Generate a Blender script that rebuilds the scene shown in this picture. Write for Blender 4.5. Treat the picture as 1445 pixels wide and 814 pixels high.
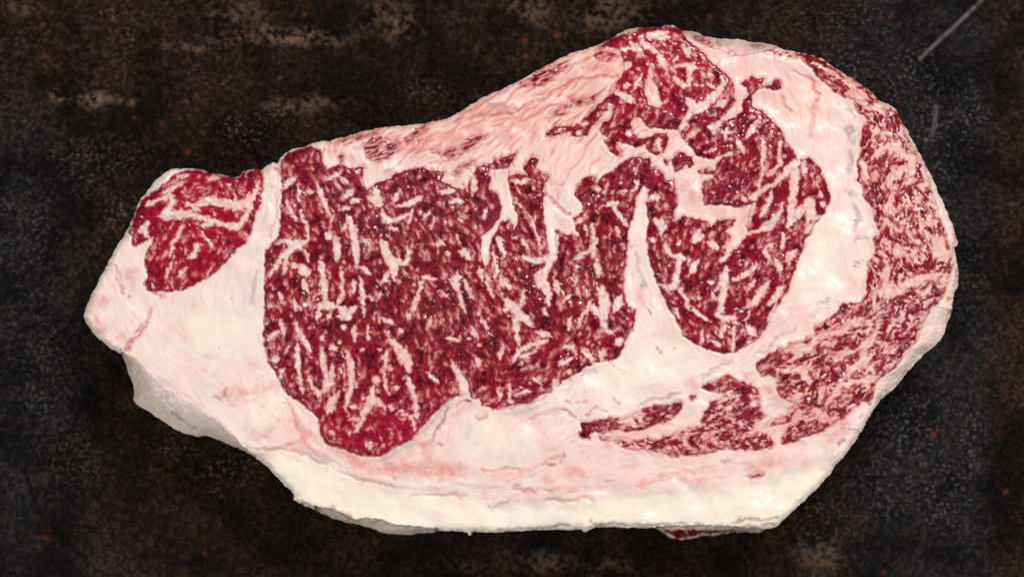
import bpy, math, time
import numpy as np

# ------------------------------------------------------------------ scene, camera, light
scene = bpy.context.scene
for o in list(bpy.data.objects): bpy.data.objects.remove(o)
COL = scene.collection

S = 0.00024            # metres per plan unit (the cut face is drawn in plan units, 1445 across the view)
T = 0.034              # thickness of the steak
DCAM = 0.92            # camera above the cut face
CX, CY = 722.5, 407.0

cam_d = bpy.data.cameras.new('camera')
cam = bpy.data.objects.new('camera', cam_d); COL.objects.link(cam)
cam.location = (0, 0, T + DCAM)
cam_d.sensor_width = 36
cam_d.lens = DCAM * 36 / (1445 * S)
cam_d.clip_start = 0.01; cam_d.clip_end = 20
cam_d.dof.use_dof = True
cam_d.dof.focus_distance = DCAM + 0.001
cam_d.dof.aperture_fstop = 5.6
scene.camera = cam

world = bpy.data.worlds.new('World'); scene.world = world
world.use_nodes = True
bg = world.node_tree.nodes['Background']
bg.inputs[0].default_value = (0.9, 0.95, 1.0, 1); bg.inputs[1].default_value = 0.08

def area(name, loc, target, size, sizey, power, col):
    l = bpy.data.lights.new(name, 'AREA'); l.shape = 'RECTANGLE'
    l.size = size; l.size_y = sizey; l.energy = power; l.color = col
    o = bpy.data.objects.new(name, l); COL.objects.link(o)
    o.location = loc
    d = np.array(target) - np.array(loc)
    from mathutils import Vector
    o.rotation_euler = Vector(d).to_track_quat('-Z', 'Y').to_euler()
    return o
area('softbox_key', (0.42, 0.72, 1.0), (0, 0, 0.03), 0.34, 0.3, 14.6, (1.0, 0.975, 0.95))
area('softbox_fill', (0.55, -0.5, 1.0), (0, 0, 0.03), 0.3, 0.3, 3.2, (0.97, 0.98, 1.0))
area('softbox_side', (-0.75, -0.5, 0.9), (0, 0, 0.03), 0.35, 0.35, 6.0, (1.0, 0.97, 0.93))

scene.view_settings.view_transform = 'Standard'
scene.view_settings.look = 'None'
scene.view_settings.gamma = 1
scene.view_settings.use_curve_mapping = False
scene.view_settings.exposure = 0.0

# ------------------------------------------------------------------ numeric helpers
rng = np.random.default_rng(7)
_perm = rng.permutation(256).astype(np.int32); _perm = np.concatenate([_perm, _perm, _perm])
_ga = rng.uniform(0, 2*np.pi, 256).astype(np.float32); _gx = np.cos(_ga); _gy = np.sin(_ga)
_hh = _perm[_perm[np.arange(256)][:, None] + np.arange(256)[None, :]]
_TX = _gx[_hh].ravel(); _TY = _gy[_hh].ravel()
def perlin(x, y, seed=0):
    x = x + seed*17.31; y = y + seed*9.77
    xi = np.floor(x).astype(np.int32); yi = np.floor(y).astype(np.int32)
    xf = (x - xi).astype(np.float32); yf = (y - yi).astype(np.float32)
    xi &= 255; yi &= 255
    u = xf*xf*xf*(xf*(xf*6-15)+10); v = yf*yf*yf*(yf*(yf*6-15)+10)
    def g(ix, iy, fx, fy):
        h = ix*256 + iy
        return _TX.take(h)*fx + _TY.take(h)*fy
    x1 = (xi+1) & 255; y1 = (yi+1) & 255
    a = g(xi, yi, xf, yf); b = g(x1, yi, xf-1, yf)
    c = g(xi, y1, xf, yf-1); d = g(x1, y1, xf-1, yf-1)
    a = a + u*(b-a); c = c + u*(d-c)
    return 1.5*(a + v*(c-a))
def fbm(x, y, oct=4, seed=0, gain=0.5):
    t = 0; amp = 1.0; f = 1.0
    for i in range(oct):
        t = t + amp*perlin(x*f, y*f, seed+i*3); amp *= gain; f *= 2.03
    return t
def sstep(a, b, x):
    t = np.clip((x-a)/(b-a), 0, 1); return t*t*(3-2*t)
def boxblur(a, r):
    for ax in (0, 1):
        p = np.pad(a, [(r+1, r) if k == ax else (0, 0) for k in (0, 1)], mode='edge')
        c = np.cumsum(p, axis=ax, dtype=np.float64)
        n = a.shape[ax]
        s1 = [slice(None)]*2; s0 = [slice(None)]*2
        s1[ax] = slice(2*r+1, 2*r+1+n); s0[ax] = slice(0, n)
        a = ((c[tuple(s1)] - c[tuple(s0)])/(2*r+1)).astype(np.float32)
    return a

K = 320/1445.0
TILE = dict(A=(100,210), B=(100,370), C=(160,480), D=(360,180), E=(360,340), F=(360,490), G=(380,610), H=(640,20),
            I=(640,180), J=(640,340), K=(640,490), L=(680,610), M=(840,20), N=(880,180), O=(880,340), P=(900,490),
            Q=(1080,40), R=(1080,200), S=(1080,360), T=(1040,500), U=(900,620))
def pts(txt, tile=None):
    """'D 10,20,3 30,40,5 I 5,6' -> array of plan points (x, y, half width)"""
    out = []
    for tok in txt.split():
        if tok.isalpha(): tile = tok; continue
        v = [float(q) for q in tok.split(',')]
        if tile == 'X': out.append((v[0], v[1], v[2] if len(v) > 2 else 0))
        else:
            ox, oy = TILE[tile]
            out.append((ox+v[0]*K, oy+v[1]*K, (v[2] if len(v) > 2 else 0)*K))
    return np.array(out, dtype=np.float32)
def strokes(block):
    res = []
    for line in block.strip().splitlines():
        line = line.strip()
        if not line: continue
        tile, rest = line.split(None, 1)
        for s in rest.split(';'):
            if s.strip(): res.append(pts(s, tile))
    return res

GX0, GX1, GY0, GY1 = 104, 1362, 24, 772
W = GX1-GX0+1; H = GY1-GY0+1
gx, gy = np.meshgrid(np.arange(GX0, GX1+1, dtype=np.float32), np.arange(GY0, GY1+1, dtype=np.float32))
# slightly wandering coordinates so that no traced edge is clean
wx = gx + 2.2*perlin(gx/8, gy/8, 1) + 1.3*perlin(gx/3.1, gy/3.1, 2)
wy = gy + 2.2*perlin(gx/8, gy/8, 3) + 1.3*perlin(gx/3.1, gy/3.1, 4)
ox_ = gx + 1.3*perlin(gx/11, gy/11, 5) + 0.8*perlin(gx/4.2, gy/4.2, 15)
oy_ = gy + 1.3*perlin(gx/11, gy/11, 6) + 0.8*perlin(gx/4.2, gy/4.2, 16)

def window(p, m):
    x0 = int(max(GX0, math.floor(p[:,0].min()-m))) - GX0; x1 = int(min(GX1, math.ceil(p[:,0].max()+m))) - GX0 + 1
    y0 = int(max(GY0, math.floor(p[:,1].min()-m))) - GY0; y1 = int(min(GY1, math.ceil(p[:,1].max()+m))) - GY0 + 1
    return slice(y0, max(y1, y0+1)), slice(x0, max(x1, x0+1))
def line_sd(p, X, Y):
    best = np.full(X.shape, 1e9, np.float32)
    if len(p) == 1:
        return np.hypot(X-p[0,0], Y-p[0,1]) - p[0,2]
    for a, b in zip(p[:-1], p[1:]):
        dx, dy = b[0]-a[0], b[1]-a[1]; L2 = dx*dx+dy*dy+1e-9
        t = np.clip(((X-a[0])*dx + (Y-a[1])*dy)/L2, 0, 1)
        d = np.hypot(X-a[0]-t*dx, Y-a[1]-t*dy) - (a[2]+t*(b[2]-a[2]))
        np.minimum(best, d, out=best)
    return best
def poly_sd(p, X, Y):
    best = np.full(X.shape, 1e9, np.float32); ins = np.zeros(X.shape, bool)
    q = np.roll(p, -1, axis=0)
    for a, b in zip(p, q):
        dx, dy = b[0]-a[0], b[1]-a[1]; L2 = dx*dx+dy*dy+1e-9
        t = np.clip(((X-a[0])*dx + (Y-a[1])*dy)/L2, 0, 1)
        d = np.hypot(X-a[0]-t*dx, Y-a[1]-t*dy)
        np.minimum(best, d, out=best)
        if abs(dy) > 1e-6:
            c = ((a[1] > Y) != (b[1] > Y)) & (X < dx*(Y-a[1])/dy + a[0])
            ins ^= c
    return np.where(ins, -best, best)
def paint(field, p, mode='line', margin=3, soft=1.3, X=None, Y=None, strength=1.0):
    """max-blend a soft mask of a stroke or outline into field"""
    X = wx if X is None else X; Y = wy if Y is None else Y
    m = margin + (p[:,2].max() if mode == 'line' else 0) + soft*2
    w = window(p, m)
    sd = line_sd(p, X[w], Y[w]) if mode == 'line' else poly_sd(p, X[w], Y[w])
    msk = np.clip(0.5 - sd/(2*soft), 0, 1)*strength
    field[w] = np.maximum(field[w], msk)
    return w, msk

# ------------------------------------------------------------------ the steak, drawn in plan
OUTLINE = pts("""X 118,445 122,430 131,412 143,389 155,366 166,345 180,325 188,305 199,280 213,263 226,248 242,239 262,238 277,238
288,243 310,246.5 324,251 339,249 343.6,242 354.6,239 371,241 376,233 385.6,230 392,233 394,226 404,214 422,209 448,200 466,199.5
477,195.5 497,191 515,184 540,180 600,175 630,168 640,164 658,153 684,136 709,126 728,117 755,102 784,86 808,75 839,66.5 852,60 872,49
888,41 906,39 928,39 937,36.6 948,34.4 962,43 977,44 995,51 1013,55 1039,55 1061,60 1083,62 1106,70 1128,75 1154,80 1175,95 1204,112
1224,126 1244,144 1264,153 1268,166 1279,182 1290,204 1301,222 1312,244 1323.6,271 1334.6,293 1343.5,317 1350,335 1350.6,347 1346,349
1349,364 1353,380 1351,407 1347,411 1343.5,431 1338,455 1326,482 1301,502 1288,515 1268,540 1261,549 1241.5,564 1230,582 1217,606
1195,640 1179,655 1174.6,665 1157,685 1132,709 1110,728.5 1095,744 1077,746 1075,750 1068,750.6 1044,749 1033,750.6 988,755 957,761.7
940,753 928,744.5 900,744 846,743.5 836,744 829,750.5 823,751 821,746 812,745.5 804,748.5 799,746.5 790,746.5 724,750 680,750.6 664,750 662,757.5 660,750 640,748.5 621,749 600,751 568,754 535,749.5 515,740.6 475,733 453,723 413,705
417,698.6 402,685 380,661 359,643 328,628 293,614 275,615.5 248,606 222,588.5 186,566 191,548 182,528 174,500 160,494 153,489.6
135,474 122,456""")
def chaikin(p):
    q = np.roll(p, -1, axis=0); return np.stack([0.8*p+0.2*q, 0.2*p+0.8*q], 1).reshape(-1, 3)
OUTLINE = chaikin(chaikin(OUTLINE))
def band_sd(p, X, Y, band=45):
    best = np.full(X.shape, band, np.float32); ins_ = np.zeros(X.shape, bool)
    for a, b in zip(p, np.roll(p, -1, axis=0)):
        w = window(np.array([a, b]), band)
        dx, dy = b[0]-a[0], b[1]-a[1]; L2 = dx*dx+dy*dy+1e-9
        t = np.clip(((X[w]-a[0])*dx + (Y[w]-a[1])*dy)/L2, 0, 1)
        best[w] = np.minimum(best[w], np.hypot(X[w]-a[0]-t*dx, Y[w]-a[1]-t*dy))
        if abs(dy) > 1e-6:
            r = window(np.array([a, b]), 6)[0]
            ins_[r] ^= ((a[1] > Y[r]) != (b[1] > Y[r])) & (X[r] < dx*(Y[r]-a[1])/dy + a[0])
    return np.where(ins_, -best, best)
out_sd = band_sd(OUTLINE, ox_, oy_)            # negative inside

MEAT = [  # (part name, outline)
 ('rope_muscle', "A 820,128 740,135 660,160 610,210 560,250 500,290 450,330 420,400 390,470 365,525 385,560 395,630 440,610 520,565 520,600 480,650 465,720 490,808 470,853 490,903 620,913 720,898 820,853 900,808 980,733 1050,650 1120,590 1150,520 1180,430 1215,330 1230,230 1225,150 1150,130 1100,150 1080,175 1010,185 950,165 850,150"),
 ('eye_muscle', """D 160,215 210,160 280,135 360,120 420,140 430,210 460,260 500,250 560,230 600,260 640,250 700,250 690,300 680,370 720,390 760,360 840,330 900,290 970,265 1060,255 1150,270 1220,280 1190,340 1260,370 1330,400
  I 115,320 135,270 160,245 210,235 330,180 410,150 400,180 350,260 360,310 400,290 460,300 440,260 500,180 545,205 530,260 580,290 620,310 590,360 600,430 770,430 780,370 830,320 890,295 920,340 960,300 1020,270 1060,230 1120,190 1180,180 1260,200 1260,250 1310,255 1340,300 1350,320 1300,350 1232,386 1215,380 1200,390 1170,450 1150,560 1120,640 1110,700
  J 1115,0 1110,100 1090,200 1085,280 1100,370 1110,420 1165,430 1160,500 1150,560 1100,620 1090,680 1050,740 1010,770
  K 1010,80 960,90 880,105 790,165 700,220 620,280 560,310 480,360 390,365 280,395 180,370 160,320 110,330 90,230 46,160
  F 1310,160 1290,180 1300,250 1310,310 1240,330 1180,380 1120,450 1040,530 1000,590 930,620 870,650 800,695 650,690 560,650 450,620 420,560 400,450 300,360 190,290 150,200 90,110 70,50 75,0
  E 80,760 60,680 50,580 60,430 55,330 60,200 60,100 D 60,790 150,690 160,560 170,400"""),
 ('inner_muscle', """I 1220,378 1290,335 1340,300 1360,330 1420,330 N 340,335 440,260 480,200 430,130 370,70 345,10 M 540,740 620,700 820,690 870,660 930,620 940,550 970,510 960,470 920,440 960,420 1000,395 1040,410 1080,410 1060,460 1110,450 1150,410 1190,430 1190,480 1150,490 1080,470 1040,480 1000,530 1000,590 1040,600 1080,630 1140,690 1190,730
  N 1020,50 1050,110 1080,140 1110,200 1190,195 1240,240 1280,310 1305,390 1320,450 1290,530 1240,600 1180,690 1160,723
  O 1140,60 1110,130 1100,170 1075,240 1060,300 1010,380 950,470 920,540 900,570 850,630 760,685 700,710 640,715 560,700 460,660 390,620 350,540 290,440 240,330 200,240 160,120 150,0
  I 1240,813 1225,700 1240,590 1225,500 1240,400"""),
 ('upper_muscle', """M 20,210 100,160 250,95 300,88 440,72 490,65 550,105 590,170 640,200 700,250 735,300 820,360 870,420 895,500 890,590 840,640 830,740 620,813 560,790 540,740 430,735 350,725 310,700 280,660 240,670 230,730 270,790 340,790 380,760 440,750 475,790
  I 1375,70 1340,160 1290,180 1250,160 1220,110 1160,130 1100,100 1040,95 1080,150 1070,180 1040,190 990,150 945,130 940,90 985,70 940,40 930,0
  M 30,760 30,720 50,690 100,660 120,615 60,625
  H 930,670 880,720 850,780 790,800 750,790 740,755 640,780 575,785 610,740 640,715 760,710 800,690 860,640 930,570 1010,500 1040,440 1060,400 1085,370 1080,290 1060,240 1040,220 930,215"""),
 ('meat_island', "N 330,160 390,150 400,180 440,180 450,230 430,260 390,240 380,270 330,290 310,240 300,210"),
 ('meat_island', "N 250,215 270,198 290,210 285,235 260,240"),
 ('meat_streak', "H 400,470 440,430 560,360 680,310 740,290 720,350 640,400 580,460 500,460"),
 ('meat_streak', "H 610,650 640,610 700,580 760,540 830,530 940,490 900,560 800,590 740,600 690,620 740,630 680,650"),
 ('meat_streak', "D 700,200 690,120 740,60 800,50 860,90 910,80 915,150 860,200 780,220"),
 ('meat_streak', "D 1120,155 1200,150 1300,120 1420,50 1440,80 1360,150 1290,190 1230,195"),
 ('meat_streak', "X 478,198 500,192.5 531,186 528,192 500,200 484,204"),
 ('meat_streak', "D 950,70 1030,10 1110,-30 1075,20 1000,90 960,110"),
 ('meat_streak', "H 60,800 130,775 210,770 190,800 120,820"),
 ('meat_streak', "H 880,270 930,225 1020,235 1050,270 990,300 930,300"),
 ('meat_streak', "D 525,205 545,170 570,165 570,200 545,225"),
 ('meat_streak', "I -20,300 30,250 80,230 130,205 140,225 80,260 20,310"),
 ('meat_streak', "I 0,200 60,170 130,130 190,70 150,65 60,110 0,150"),
 ('cap_muscle', """Q 180,158 250,165 340,185 430,250 560,330 650,390 740,470 800,505 830,530 865,590 905,680 940,760 R 930,10 965,65 1010,130 1035,210 1065,310 1105,420 1125,520 1160,590 1180,700 1200,813
  S 1195,60 1170,150 1140,270 1065,330 1005,430 975,540 890,610 870,660 T 1050,40 1000,90 920,150 880,200 868,260 858,330
  P 1445,335 1350,420 1250,490 1180,530 1080,570 1000,600 920,630 910,570 960,510 1040,470 1050,400 1000,365 940,330 910,330 880,250 900,200 870,210 850,170 780,190 760,150 750,100
  S 0,640 100,585 130,590 140,560 330,510 300,480 310,450 390,410 440,370 500,300 610,300 640,240 650,100 660,0
  R 660,770 700,700 680,610 740,590 700,520 680,420 620,350 620,280 570,250 590,210 580,150 600,80 605,0 Q 605,720 620,640 660,590 590,540 560,460 480,430 400,370 330,310 300,260 230,200"""),
 ('cap_muscle', """K 800,580 810,530 810,480 900,460 960,450 1010,440 1080,460 1130,420 1200,390 1270,370 1330,355 1380,370 1430,340 P 270,340 290,380 240,440 190,480 100,500 20,530 K 1170,530 1100,545 1060,520 1000,540 940,555 900,530 860,560 870,590 830,570"""),
 ('cap_muscle', """P 0,590 60,580 150,590 160,565 290,525 450,500 400,480 390,470 430,410 460,340 520,330 560,300 500,290 400,260 420,240 500,200 580,170 640,210 720,235 770,270 785,320 780,380 800,430 840,430 790,460 740,490 730,530 640,560 590,590 560,640 480,670 400,690 300,690 210,705 160,670 100,660 0,650 K 1150,655 1070,640 1040,600 930,590 920,565 1000,575"""),
 ('cap_muscle', "P 570,620 620,580 700,560 760,550 880,530 840,570 880,610 860,640 750,655 640,650 580,660"),
 ('cap_muscle', "P 790,520 860,460 930,440 1000,365 1010,400 980,470 880,500"),
 ('meat_island', "P 325,330 340,300 375,290 370,325 345,345"),
 ('meat_streak', "U 700,240 720,215 755,205 765,190 780,215 810,205 815,230 770,245"),
 ('meat_streak', "M 620,140 660,135 720,170 760,200 730,212 690,195 640,170"),
 ('meat_streak', "M 985,200 1010,185 1060,195 1080,210 1020,215"),
 ('meat_streak', "M 1060,238 1130,230 1200,243 1280,260 1300,285 1200,272 1100,255"),
 ('meat_flap', "X 934,746 1000,747 1066,748 1033,750 988,754 957,760 942,752"),
]
FATP = [  # large seams running into the muscles
 "N 330,330 430,260 460,240 440,180 540,200 600,190 700,150 690,180 620,190 590,230 580,270 520,260 470,270 480,300 540,300 580,320 490,350 500,400 510,490 560,505 640,495 690,500 740,515 820,480 810,520 790,580 780,640 790,670 870,640 930,620 980,580 950,650 900,660 780,690 740,740 690,790 680,760 690,690 640,665 700,630 715,580 640,580 580,595 560,630 545,600 480,580 440,570 370,560 330,600 320,540 350,490 340,420",
 "I 230,270 350,260 345,340 370,430 385,520 410,580 385,650 370,600 350,580 300,610 250,690 225,760 220,813 185,813 175,700 240,650 290,580 310,490 280,420 225,390 240,320",
 "I 560,60 940,60 1000,160 1050,200 1020,250 960,290 900,300 830,320 780,370 770,430 820,490 825,540 760,570 765,620 800,690 720,680 650,640 640,700 655,813 620,813 590,700 580,560 575,460 580,370 620,310 590,280 560,200",
 "I 1215,375 1240,390 1225,470 1235,560 1225,640 1230,813 1110,813 1115,680 1130,620 1160,560 1175,450",
 "M 340,300 370,330 360,400 390,470 410,540 435,570 400,595 330,570 320,500 315,430 345,380",
]
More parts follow.
